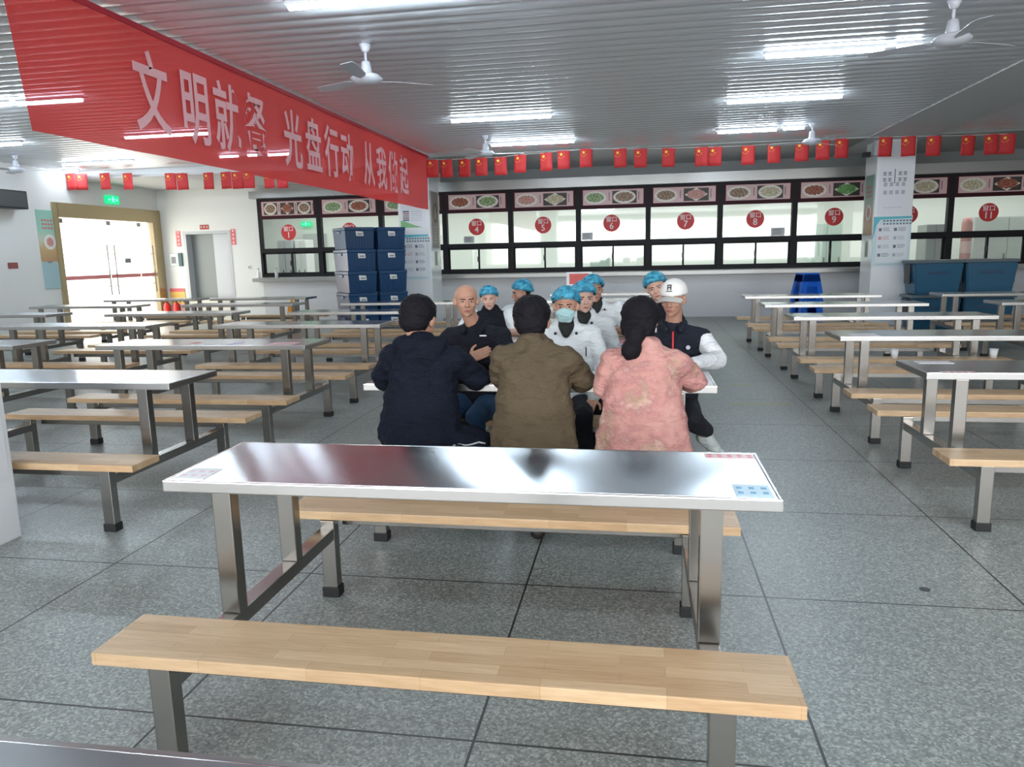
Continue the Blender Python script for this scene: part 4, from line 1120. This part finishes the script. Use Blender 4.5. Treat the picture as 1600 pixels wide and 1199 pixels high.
def hand(w, d, palm_n, thumb_side, curl=0.5, s=1.0):
    """palm, four unequal fingers and a thumb from the wrist W pointing along D; PALM_N = outward normal of the palm"""
    d = V(d).normalized(); n = V(palm_n); n = (n - d * n.dot(d)).normalized(); a = d.cross(n) * thumb_side
    w = V(w); out = []
    c0 = w + d * 0.015; c1 = w + d * 0.085 * s
    for off in (-0.026, -0.009, 0.009, 0.026):
        out.append(hull(c0 + a * off * 0.75, 0.014 * s, c1 + a * off * s, 0.0125 * s, 1))
    for off, ln in ((0.027, 0.068), (0.009, 0.077), (-0.009, 0.072), (-0.027, 0.056)):
        p = c1 + a * off * s; dd = d
        for q, f in enumerate((0.42, 0.33, 0.25)):
            ang = curl * (0.5 + 0.5 * q)
            dd = (d * math.cos(ang * (q + 1) * 0.6) + n * math.sin(ang * (q + 1) * 0.6)).normalized()
            p2 = p + dd * ln * f * s
            out.append(hull(p, (0.0092 - 0.0008 * q) * s, p2, (0.0086 - 0.0008 * q) * s, 1)); p = p2
    t0 = w + d * 0.025 + a * 0.024; t1 = t0 + (d * 0.6 + a * 0.75 + n * 0.25).normalized() * 0.04 * s; t2 = t1 + (d * 0.9 + a * 0.3 + n * 0.3).normalized() * 0.03 * s
    out.append(hull(t0, 0.013 * s, t1, 0.0105 * s, 1)); out.append(hull(t1, 0.0105 * s, t2, 0.009 * s, 1))
    return out

def person(label, x, y, rz, c):
    """seated figure, facing local +Y; c = options"""
    s = c.get('s', 1.0)
    t = thing('person', label, 'person', (x, y, 0), rz, c.get('group'))
    skin = c.get('skin', SKIN)
    lean = c.get('lean', 0.06)
    sit = 0.49 * 1.0
    s0_ = s; hs_ = c.get('hs', 0.94)
    hz = lambda z: 0.38 + (z - 0.38) * s0_
    P = lambda a, b, z: V((a, b, hz(z)))
    sw = c.get('shoulder', 0.185)
    sh = {1: P(sw, lean * 0.9, c.get('shz', 0.945)), -1: P(-sw, lean * 0.9, c.get('shz', 0.945))}
    arms = {}
    for sd in (1, -1):
        e_, w_ = c['arms'][0 if sd < 0 else 1]
        arms[sd] = (V((e_[0], e_[1], hz(e_[2]))), V((w_[0], w_[1], hz(w_[2]))))
    # body
    B = [ell(P(0, -0.01, 0.50), (0.155, 0.115, 0.11)), ell(P(0, lean * 0.3, 0.65), (0.135, 0.095, 0.14)), ell(P(0, lean * 0.7, 0.82), (0.155, 0.10, 0.16))]
    B.append(hull(sh[-1] + V((0.05, 0, -0.03)), 0.045, sh[1] + V((-0.05, 0, -0.03)), 0.045))
    nb = P(0, lean * 0.9 - 0.01, 0.96)
    s = s * hs_
    hc = P(c.get('hx', 0), lean + 0.045 + c.get('hy', 0), 1.140 + 0.12 * (1 - hs_) + c.get('hdz', 0))
    hr = Euler((c.get('pitch', 0), c.get('roll', 0), c.get('yaw', 0)), 'XYZ').to_matrix()
    H = lambda a, b, z: hc + hr @ (V((a, b, z)) * s)
    B.append(hull(nb, 0.062 * s, H(0, -0.018, -0.06), 0.055 * s))
    for sd in (1, -1):
        e_, w_ = arms[sd]
        B.append(hull(sh[sd] + V((-sd * 0.03, 0, -0.035)), 0.042, e_, 0.036)); B.append(hull(e_, 0.040, w_, 0.028))
        hd_ = c.get('hands', {}).get(sd)
        if hd_ is None: hd_ = ((w_ - e_).normalized() * 1.0, (0, 0, -1), -sd, 0.5)
        B += hand(w_, hd_[0], hd_[1], hd_[2], hd_[3], 0.98)
        kx = c.get('kx', 0.11)
        hip = P(sd * 0.085, 0.0, 0.47); knee = V((sd * kx, 0.40, 0.465)); ank = V((sd * (kx + 0.01), c.get('ay', 0.36), 0.085))
        if c.get('legs') and c['legs'].get(sd):
            knee, ank = [V(q) for q in c['legs'][sd]]
        B.append(hull(hip, 0.078, knee, 0.052)); B.append(hull(knee, 0.050, ank, 0.034))
        arms[(sd, 'leg')] = (hip, knee, ank)
    # head
    def hs(a, b, z): return H(a, b, z)
    er = (c.get('pitch', 0), c.get('roll', 0), c.get('yaw', 0))
    fw = c.get('facew', 1.0) * 1.09
    B += [ell(hs(0, -0.012, 0.035), (0.074 * s * fw, 0.092 * s, 0.083 * s), er), ell(hs(0, 0.030, -0.022), (0.062 * s * fw, 0.066 * s, 0.082 * s), er),
          ell(hs(0, 0.040, -0.072), (0.044 * s * fw, 0.048 * s, 0.036 * s), er), ell(hs(0, 0.066, -0.095), (0.022 * s, 0.022 * s, 0.016 * s), er),
          hull(hs(0, 0.094, 0.012), 0.008 * s, hs(0, 0.108, -0.026), 0.0115 * s, 2), hull(hs(-0.011, 0.098, -0.030), 0.009 * s, hs(0.011, 0.098, -0.030), 0.009 * s, 2),
          hull(hs(-0.034, 0.082, 0.026), 0.010 * s, hs(0.034, 0.082, 0.026), 0.010 * s, 2),
          ell(hs(-0.040, 0.066, -0.024), (0.022 * s, 0.022 * s, 0.02 * s), er), ell(hs(0.040, 0.066, -0.024), (0.022 * s, 0.022 * s, 0.02 * s), er),
          hull(hs(-0.016, 0.089, -0.060), 0.009 * s, hs(0.016, 0.089, -0.060), 0.009 * s, 2)]
    for sd in (1, -1):
        B += [ell(hs(sd * 0.074 * fw, -0.004, -0.004), (0.012 * s, 0.019 * s, 0.031 * s), (er[0] - 0.15, er[1], er[2] + sd * -0.35)), ell(hs(sd * 0.070 * fw, 0.004, -0.018), (0.012 * s, 0.012 * s, 0.016 * s), er)]
    fuse('body', B, 0.0052, skin, t, smooth=3)
    # face details
    if c.get('face', True):
        for sd in (1, -1):
            bm = ell(hs(sd * 0.031, 0.0865, 0.004), (0.0140 * s, 0.006 * s, 0.0046 * s), er, 2)
            b2 = ell(hs(sd * 0.031, 0.0905, 0.0045), (0.0078 * s, 0.0046 * s, 0.0048 * s), er, 2)
            me = bpy.data.meshes.new('t'); b2.to_mesh(me); b2.free(); n0 = len(bm.faces); bm.from_mesh(me); bpy.data.meshes.remove(me)
            bm.faces.ensure_lookup_table()
            for f in bm.faces[n0:]: f.material_index = 1
            obj('eye', bm, [EYEW, EYED], t, smooth=True)
            bm = hull(hs(sd * 0.016, 0.0945, 0.021), 0.0040 * s, hs(sd * 0.047, 0.083, 0.024), 0.0030 * s, 1)
            obj('eyebrow', bm, HAIR, t, smooth=True)
        if not c.get('mask'):
            b2 = ell(hs(0, 0.0955, -0.058), (0.021 * s, 0.0065 * s, 0.0036 * s), er, 2); b3 = ell(hs(0, 0.0955, -0.0645), (0.018 * s, 0.0065 * s, 0.0042 * s), er, 2)
            me = bpy.data.meshes.new('t'); b3.to_mesh(me); b3.free(); b2.from_mesh(me); bpy.data.meshes.remove(me)
            obj('mouth', b2, LIP, t, smooth=True)
    # top garment
    top = c.get('top')
    hem = c.get('hem', 0.44); hf = c.get('hemw', 0.165)
    bulk = c.get('bulk', 1.0)
    ex_ = c.get('extra')
    wa = c.get('waist', 0.165)
    J = [hull_of([ell(P(0, -0.01, hem + 0.075), (hf, 0.135, 0.085), None, 2), ell(P(0, lean * 0.35 - 0.005, 0.66), (wa, 0.120, 0.12), None, 2), ell(P(0, lean * 0.7, 0.83), (0.185, 0.120, 0.13), None, 2)]),
         hull_of([hull(sh[-1] + V((0.02, 0, -0.03)), 0.064, sh[1] + V((-0.02, 0, -0.03)), 0.064), ell(P(0, lean * 0.75, 0.86), (0.175, 0.115, 0.10), None, 2), ell(nb + V((0, 0.0, 0.012)), (0.085, 0.062, 0.045), None, 2)]),
         hull(nb + V((0, 0, -0.03)), 0.078, nb + V((0, 0.01, 0.03)), 0.064)]
    if c.get('highneck'): J.append(hull_of([ell(nb + V((0, 0.0, 0.02)), (0.10, 0.066, 0.045), None, 2), ell(nb + V((0, 0.012, 0.070)), (0.074, 0.066, 0.025), None, 2)]))
    if ex_: J.append(hull_of([ell(V(ex_[0]), ex_[1], None, 2), ell(P(0.05, 0.0, hem + 0.09), (0.17, 0.125, 0.08), None, 2)]))
    SL = []
    for sd in (1, -1):
        e_, w_ = arms[sd]
        w2 = w_ - (w_ - e_).normalized() * 0.012
        ra = [hull(sh[sd] + V((-sd * 0.022, 0, -0.03)), 0.064 * min(bulk, 1.12), e_, 0.056 * bulk), hull(e_, 0.058 * bulk, w2, 0.043 * bulk)]
        if c.get('short_sleeve'): ra = [hull(sh[sd], 0.072, sh[sd].lerp(e_, 0.86), 0.066)]
        if c.get('sleeve_mat'): fuse('sleeve', ra, 0.009, c['sleeve_mat'], t, smooth=5, wrinkle=0.004)
        else: J += ra
    g = fuse(c.get('topname', 'jacket'), J, 0.0095, top, t, smooth=5, wrinkle=c.get('wr', 0.007))
    if SL: pass
    # trousers
    T = [ell(P(0, -0.012, 0.485), (0.168, 0.125, 0.10))]
    for sd in (1, -1):
        hip, knee, ank = arms[(sd, 'leg')]
        T += [hull(hip, 0.092, knee, 0.066), hull(knee, 0.066, ank + V((0, 0, 0.02)), 0.050)]
    fuse('trousers', T, 0.012, c.get('trousers', TROUS), t, smooth=4, wrinkle=0.004)
    for sd in (1, -1):
        hip, knee, ank = arms[(sd, 'leg')]
        tv = V(c.get('toe', {}).get(sd, (sd * 0.05, 1, 0))).normalized()
        zb = max(0.0, ank.z - 0.085)
        a0 = V((ank.x, ank.y, zb + 0.05))
        S = [hull(V((a0.x, a0.y, zb + 0.042)) - tv * 0.03, 0.040, V((a0.x, a0.y, zb + 0.035)) + tv * 0.16, 0.033), hull(a0 + V((0, 0, 0.02)), 0.042, V((a0.x, a0.y, zb + 0.045)) + tv * 0.06, 0.042)]
        fuse('shoe', S, 0.009, c.get('shoe', SHOEB), t, smooth=3)
    t['_'] = 0; del t['_']
    return t, H, er, s, P, lean, nb

def headshell(name, shapes, m, parent, clip=None, voxel=0.006, wrinkle=0.0, wscale=20, smooth=4):
    return fuse(name, shapes, voxel, m, parent, smooth=smooth, wrinkle=wrinkle, wscale=wscale, clip=clip)
def hair_back(t, H, er, s, kind='short', side=None):
    if kind == 'short':
        sh_ = [ell(H(0, -0.018, 0.045), (0.096 * s, 0.106 * s, 0.094 * s), er), ell(H(0, -0.052, -0.005), (0.084 * s, 0.062 * s, 0.078 * s), er), hull(H(-0.04, 0.055, 0.085), 0.028 * s, H(0.04, 0.055, 0.085), 0.028 * s)]
        headshell('hair', sh_, HAIR, t, wrinkle=0.0045, wscale=34, smooth=2)
    elif kind == 'long':
        sh_ = [ell(H(0, -0.02, 0.035), (0.106 * s, 0.114 * s, 0.103 * s), er), ell(H(0, -0.050, -0.03), (0.098 * s, 0.070 * s, 0.09 * s), er), hull(H(-0.04, 0.055, 0.07), 0.035 * s, H(0.04, 0.055, 0.07), 0.035 * s),
               hull(H(0.0, -0.085, -0.08), 0.062 * s, H(0.0, -0.105, -0.125), 0.042 * s), hull(H(0.0, -0.105, -0.125), 0.042 * s, H(-0.01, -0.115, -0.17), 0.056 * s), hull(H(-0.01, -0.115, -0.165), 0.054 * s, H(-0.02, -0.115, -0.205), 0.026 * s)]
        headshell('hair', sh_, HAIR, t, wrinkle=0.004, wscale=26)
def hairnet(t, H, er, s, tilt=0.0):
    inv = Euler(er, 'XYZ').to_matrix().inverted(); c0 = H(0, 0, 0)
    def clip(p):
        q = inv @ (p - c0) / s
        return q.z < 0.036 + (q.y) * (0.36 + tilt) + 0.004 * math.sin(q.x * 90)
    sh_ = [ell(H(0, -0.016, 0.050), (0.107 * s, 0.118 * s, 0.100 * s), er), ell(H(0, -0.045, 0.02), (0.104 * s, 0.090 * s, 0.085 * s), er)]
    n = headshell('hairnet', sh_, NET, t, clip=clip, wrinkle=0.005, wscale=28)
    bm = B_()
    pts = []
    for i in range(36):
        a = 2 * PI * i / 36
        qx, qy = 0.098 * math.cos(a), -0.016 + 0.106 * math.sin(a)
        pts.append(H(qx, qy, 0.034 + qy * (0.36 + tilt)))
    for i in range(36): cyl(bm, pts[i], pts[(i + 1) % 36], 0.0048, seg=6, caps=False)
    obj('elastic_band', bm, NET, n)
    sh_ = [ell(H(0, -0.026, 0.035), (0.087 * s, 0.092 * s, 0.082 * s), er)]
    headshell('hair', sh_, HAIR, t)

# ---- three people on the near bench, backs to the camera
t, H, er, s, P, lean, nb = person('person in a dark navy hooded jacket seated with back to camera, left of three', -1.11, 3.60, -0.05, dict(
    s=1.015, lean=0.13, yaw=-0.1, pitch=-0.32, hx=-0.045, hy=0.02, hs=1.0, hdz=-0.042, shoulder=0.19, top=NAVY, topname='hooded_jacket', bulk=1.22, highneck=True, extra=((0.27, 0.10, 0.49), (0.11, 0.12, 0.075)), hemw=0.228, waist=0.215, hem=0.44, face=True, wr=0.014,
    arms=[((-0.25, 0.19, 0.80), (-0.06, 0.42, 0.80)), ((0.265, 0.22, 0.80), (0.08, 0.43, 0.80))]))
hair_back(t, H, er, s)
fuse('hood', [hull(P(-0.10, lean - 0.05, 0.985), 0.052, P(0.10, lean - 0.05, 0.985), 0.052), hull(P(-0.075, lean - 0.075, 0.93), 0.05, P(0.075, lean - 0.075, 0.93), 0.05), hull(P(-0.10, lean + 0.02, 1.0), 0.035, P(-0.06, lean + 0.08, 0.985), 0.03), hull(P(0.10, lean + 0.02, 1.0), 0.035, P(0.06, lean + 0.08, 0.985), 0.03)], 0.008, NAVY, t, smooth=5, wrinkle=0.006)
bm = B_()
for i in range(5): cyl(bm, V((0.20 + i * 0.03, -0.060 + i * 0.014, 0.505 + 0.006 * math.sin(i * 2))), V((0.23 + i * 0.03, -0.046 + i * 0.014, 0.505 + 0.006 * math.sin(i * 2 + 2))), 0.0045, seg=6)
obj('hem_piping', bm, LGREY, t)

t, H, er, s, P, lean, nb = person('person in an olive brown jacket seated with back to camera, middle of three', -0.515, 3.60, 0.02, dict(
    s=1.015, lean=0.10, yaw=0.05, pitch=-0.22, hx=-0.015, hs=1.0, hdz=-0.05, shoulder=0.185, top=OLIVE, bulk=1.12, hemw=0.232, highneck=True, waist=0.205, hem=0.42, wr=0.014,
    legs={1: ((0.10, 0.38, 0.46), (0.02, -0.02, 0.10))}, toe={1: (0, 1, 0)},
    arms=[((-0.175, 0.15, 0.81), (-0.04, 0.42, 0.80)), ((0.245, 0.19, 0.79), (0.06, 0.42, 0.80))]))
hair_back(t, H, er, s)
fuse('collar', [hull(P(-0.062, lean - 0.035, 1.0), 0.026, P(0.062, lean - 0.035, 1.0), 0.026), hull(P(-0.062, lean - 0.035, 1.0), 0.026, P(-0.075, lean + 0.06, 0.985), 0.022), hull(P(0.062, lean - 0.035, 1.0), 0.026, P(0.075, lean + 0.06, 0.985), 0.022)], 0.007, OLIVE, t, smooth=3)

t, H, er, s, P, lean, nb = person('person in a pink floral jacket with black ponytail, back to camera, right of three', 0.025, 3.60, -0.03, dict(
    s=0.985, lean=0.10, yaw=-0.25, pitch=-0.25, hx=-0.015, hs=0.93, hdz=-0.035, shoulder=0.172, top=PINKC, bulk=1.12, hemw=0.250, highneck=True, waist=0.205, hem=0.40, skin=SKINL, wr=0.011,
    arms=[((-0.19, 0.10, 0.79), (-0.07, 0.40, 0.80)), ((0.25, 0.18, 0.81), (0.10, 0.43, 0.80))]))
hair_back(t, H, er, s, 'long')
bm = B_(); cyl(bm, H(0.078, 0.02, -0.03), H(0.08, 0.02, -0.055), 0.004, seg=8); obj('earring', bm, WHITE, t)

# ---- opposite bench, facing the camera
t, H, er, s, P, lean, nb = person('bald person in a black jacket sitting with arms crossed, facing the camera', -1.045, 4.78, PI - 0.12, dict(
    s=1.0, lean=0.02, yaw=0.42, pitch=-0.03, hx=0.035, hy=0.03, hs=0.88, shoulder=0.195, top=BLACKC, bulk=1.12, trousers=JEANS, hem=0.43, wr=0.007, facew=1.03,
    arms=[((-0.245, 0.11, 0.77), (0.07, 0.215, 0.835)), ((0.245, 0.12, 0.77), (-0.02, 0.235, 0.80))],
    hands={-1: ((0.9, 0.10, 0.15), (0, -1, 0), 1, 0.3), 1: ((-0.9, -0.08, 0.35), (0, -1, 0.1), 1, 0.25)}))
fuse('collar', [hull(P(-0.070, lean - 0.03, 1.0), 0.022, P(0.070, lean - 0.03, 1.0), 0.022), hull(P(-0.075, lean - 0.03, 1.0), 0.022, P(-0.055, lean + 0.085, 0.955), 0.02), hull(P(0.075, lean - 0.03, 1.0), 0.022, P(0.055, lean + 0.085, 0.955), 0.02)], 0.007, BLACKC, t, smooth=3)
bm = B_(); box(bm, -0.115, -0.07, 0.150, 0.156, 0.935, 0.943); obj('chest_logo', bm, WHITE, t)

t, H, er, s, P, lean, nb = person('person in white chef uniform, blue hairnet and pale blue face mask', -0.455, 4.80, PI + 0.05, dict(
    s=0.985, lean=0.03, yaw=-0.05, pitch=-0.02, hx=0.0, hs=0.90, facew=1.04, hdz=-0.03, shz=0.965, highneck=True, shoulder=0.185, top=WHITEC, topname='chef_jacket', mask=True, hem=0.42, wr=0.006,
    arms=[((-0.235, 0.06, 0.74), (-0.17, 0.24, 0.56)), ((0.235, 0.06, 0.74), (0.17, 0.24, 0.56))]))
hairnet(t, H, er, s)
mk = fuse('face_mask', [hull_of([ell(H(0, 0.060, -0.042), (0.071 * s, 0.058 * s, 0.040 * s), er), hull(H(0, 0.106, -0.012), 0.014 * s, H(0, 0.098, -0.04), 0.02 * s), hull(H(-0.030, 0.070, -0.088), 0.020 * s, H(0.030, 0.070, -0.088), 0.020 * s)])], 0.005, MASKB, t, smooth=3, wrinkle=0.0015, wscale=50)
bm = B_()
for sd in (1, -1): cyl(bm, H(sd * 0.055, 0.07, -0.025), H(sd * 0.082, 0.0, 0.0), 0.0018, seg=6); cyl(bm, H(sd * 0.050, 0.06, -0.075), H(sd * 0.080, 0.0, -0.02), 0.0018, seg=6)
obj('ear_loop', bm, WHITE, mk)
def chef_neck(t, P, lean, m=DARKSHIRT):
    fuse('undershirt', [hull(P(0, lean * 0.9 + 0.014, 1.015), 0.062, P(0, lean + 0.095, 0.950), 0.026, 3)], 0.007, m, t, smooth=3)
    for sd in (1, -1):
        bm = B_(); bmesh.ops.create_icosphere(bm, subdivisions=2, radius=0.010, matrix=Matrix.Translation(P(sd * 0.066, lean + 0.108, 0.955))); obj('button', bm, BLACK, t, smooth=True)
chef_neck(t, P, lean)
boxo('pen', (-0.13, -0.122, 0.145, 0.152, 0.80, 0.86), BLACK, t)

t, H, er, s, P, lean, nb = person('person in white cap, dark vest and white sleeves, facing the camera at table end', 0.215, 4.72, PI - 0.05, dict(
    s=1.0, lean=0.05, yaw=-0.28, pitch=-0.12, hx=-0.0, hs=0.88, shoulder=0.195, skin=SKIND, top=VEST, topname='vest', sleeve_mat=WSLEEVE, bulk=1.0, hem=0.42, shoe=SHOEW, wr=0.006, facew=0.96,
    legs={-1: ((-0.12, 0.34, 0.46), (-0.205, 0.14, 0.335))}, toe={-1: (-0.75, 0.12, -0.65)},
    arms=[((-0.265, 0.12, 0.79), (-0.12, 0.36, 0.80)), ((0.23, 0.12, 0.78), (0.10, 0.36, 0.80))]))
inv = Euler(er, 'XYZ').to_matrix().inverted(); c0 = H(0, 0, 0)
capo = headshell('cap', [ell(H(0, -0.012, 0.052), (0.092 * s, 0.110 * s, 0.092 * s), er), ell(H(0, -0.03, 0.03), (0.091 * s, 0.098 * s, 0.07 * s), er)], CAPW, t, clip=lambda p: (inv @ (p - c0)).z < 0.030)
bm = B_()
rows = []
for i in range(13):
    u = -1 + 2 * i / 12
    rr = []
    for j in range(6):
        v = j / 5
        x_ = 0.090 * u * (1 - 0.10 * v); y_ = 0.070 + 0.030 * (1 - u * u) + v * (0.072 * math.sqrt(max(0, 1 - 0.75 * u * u)))
        z_ = 0.040 - 0.026 * u * u - 0.022 * v
        rr.append(bm.verts.new(H(x_, y_, z_)))
    rows.append(rr)
for a, b in zip(rows, rows[1:]):
    for j in range(5): bm.faces.new((a[j], b[j], b[j + 1], a[j + 1]))
bmesh.ops.solidify(bm, geom=bm.faces[:], thickness=0.004)
obj('brim', bm, CAPW, capo, smooth=True)
Mh = Euler(er, 'XYZ')
lg = bpy.data.objects.new('x', None); bpy.data.objects.remove(lg)
bm = B_()
def hb(x0, x1, z0, z1, y=0.094):
    vs = [bm.verts.new(H(a, y - 0.30 * (b - 0.06), b)) for a, b in ((x0, z0), (x1, z0), (x1, z1), (x0, z1))]
    bm.faces.new(vs)
for (a, b, c_, d) in ((-0.014, -0.007, 0.080, 0.116), (-0.014, 0.014, 0.109, 0.116), (-0.014, 0.008, 0.094, 0.100), (0.007, 0.014, 0.080, 0.116), (-0.022, 0.022, 0.070, 0.075)): hb(a, b, c_, d, 0.103)
bmesh.ops.solidify(bm, geom=bm.faces[:], thickness=0.006)
obj('cap_logo', bm, BLACK, capo)
fuse('vest_collar', [hull(P(-0.062, lean - 0.03, 1.005), 0.026, P(0.062, lean - 0.03, 1.005), 0.026), hull(P(-0.064, lean - 0.03, 1.0), 0.026, P(-0.045, lean + 0.08, 0.975), 0.022), hull(P(0.064, lean - 0.03, 1.0), 0.026, P(0.045, lean + 0.08, 0.975), 0.022)], 0.007, VEST, t, smooth=3)
bm = B_(); cyl(bm, P(0.0, lean + 0.115, 0.965), P(0.0, lean * 0.5 + 0.140, 0.78), 0.006, seg=8); obj('red_zip', bm, mat('zip_red', (0.65, 0.03, 0.04), 0.4), t)
bm = B_(); cyl(bm, P(-0.09, lean + 0.108, 0.87), P(-0.09, lean + 0.116, 0.87), 0.013, seg=14); obj('chest_badge', bm, LGREY, t)

# ---- people around the next table
t, H, er, s, P, lean, nb = person('person in blue hairnet and dark bib over white shirt, peeking beside the bald head', -1.285, 6.55, PI - 0.1, dict(
    s=0.94, hs=0.86, hdz=-0.05, highneck=True, lean=0.05, yaw=0.22, pitch=-0.1, roll=0.06, shoulder=0.175, skin=SKINL, top=BLACKC, topname='bib_apron', sleeve_mat=WHITEC, trousers=TROUS,
    arms=[((-0.27, 0.14, 0.80), (-0.17, 0.33, 0.81)), ((0.25, 0.14, 0.80), (0.08, 0.36, 0.81))], short_sleeve=True))
hairnet(t, H, er, s)
t, H, er, s, P, lean, nb = person('person in blue hairnet and white uniform half hidden behind the brown jacket head', -1.08, 7.16, PI - 0.3, dict(
    s=0.955, hdz=-0.035, shz=0.96, highneck=True, lean=0.03, yaw=-0.75, pitch=-0.15, shoulder=0.18, skin=SKIND, top=WHITEC, topname='chef_jacket',
    arms=[((-0.25, 0.14, 0.80), (-0.1, 0.36, 0.81)), ((0.25, 0.14, 0.80), (0.1, 0.36, 0.81))]))
hairnet(t, H, er, s); chef_neck(t, P, lean)
t, H, er, s, P, lean, nb = person('person in white uniform and hairnet directly behind the masked one', -0.38, 5.42, PI - 0.1, dict(
    s=0.995, hs=0.88, hdz=-0.03, shz=0.96, highneck=True, lean=0.0, yaw=0.35, pitch=-0.05, shoulder=0.175, skin=SKINL, top=WHITEC, topname='chef_jacket', kx=0.12,
    arms=[((-0.23, 0.05, 0.72), (-0.15, 0.24, 0.56)), ((0.23, 0.05, 0.72), (0.15, 0.24, 0.56))]))
hairnet(t, H, er, s); chef_neck(t, P, lean)
t, H, er, s, P, lean, nb = person('person in white short sleeved chef jacket and hairnet seated behind, collar buttons showing', -0.36, 6.56, PI + 0.08, dict(
    s=1.01, hdz=-0.03, shz=0.96, highneck=True, lean=0.02, yaw=0.28, pitch=0.05, shoulder=0.19, skin=SKIND, top=WHITEC, topname='chef_jacket', short_sleeve=True, hx=0.03,
    arms=[((-0.265, 0.10, 0.78), (-0.10, 0.34, 0.80)), ((0.265, 0.10, 0.78), (0.10, 0.34, 0.80))]))
hairnet(t, H, er, s, -0.1); chef_neck(t, P, lean)
fuse('dark_cuff', [hull(V((-0.235, 0.14, 0.785)), 0.052, V((-0.265, 0.10, 0.79)), 0.055), hull(V((-0.265, 0.10, 0.79)), 0.055, V((-0.255, 0.09, 0.83)), 0.055)], 0.008, BLACKC, t)
t, H, er, s, P, lean, nb = person('person in blue hairnet tilting head behind the white capped one', 0.165, 6.55, PI + 0.05, dict(
    s=1.02, hdz=-0.025, highneck=True, lean=0.03, yaw=-0.15, pitch=-0.08, roll=0.28, shoulder=0.17, skin=SKINL, top=BLACKC, hx=0.02,
    arms=[((-0.19, 0.12, 0.78), (-0.1, 0.36, 0.80)), ((0.17, 0.12, 0.78), (0.08, 0.36, 0.80))]))
hairnet(t, H, er, s)
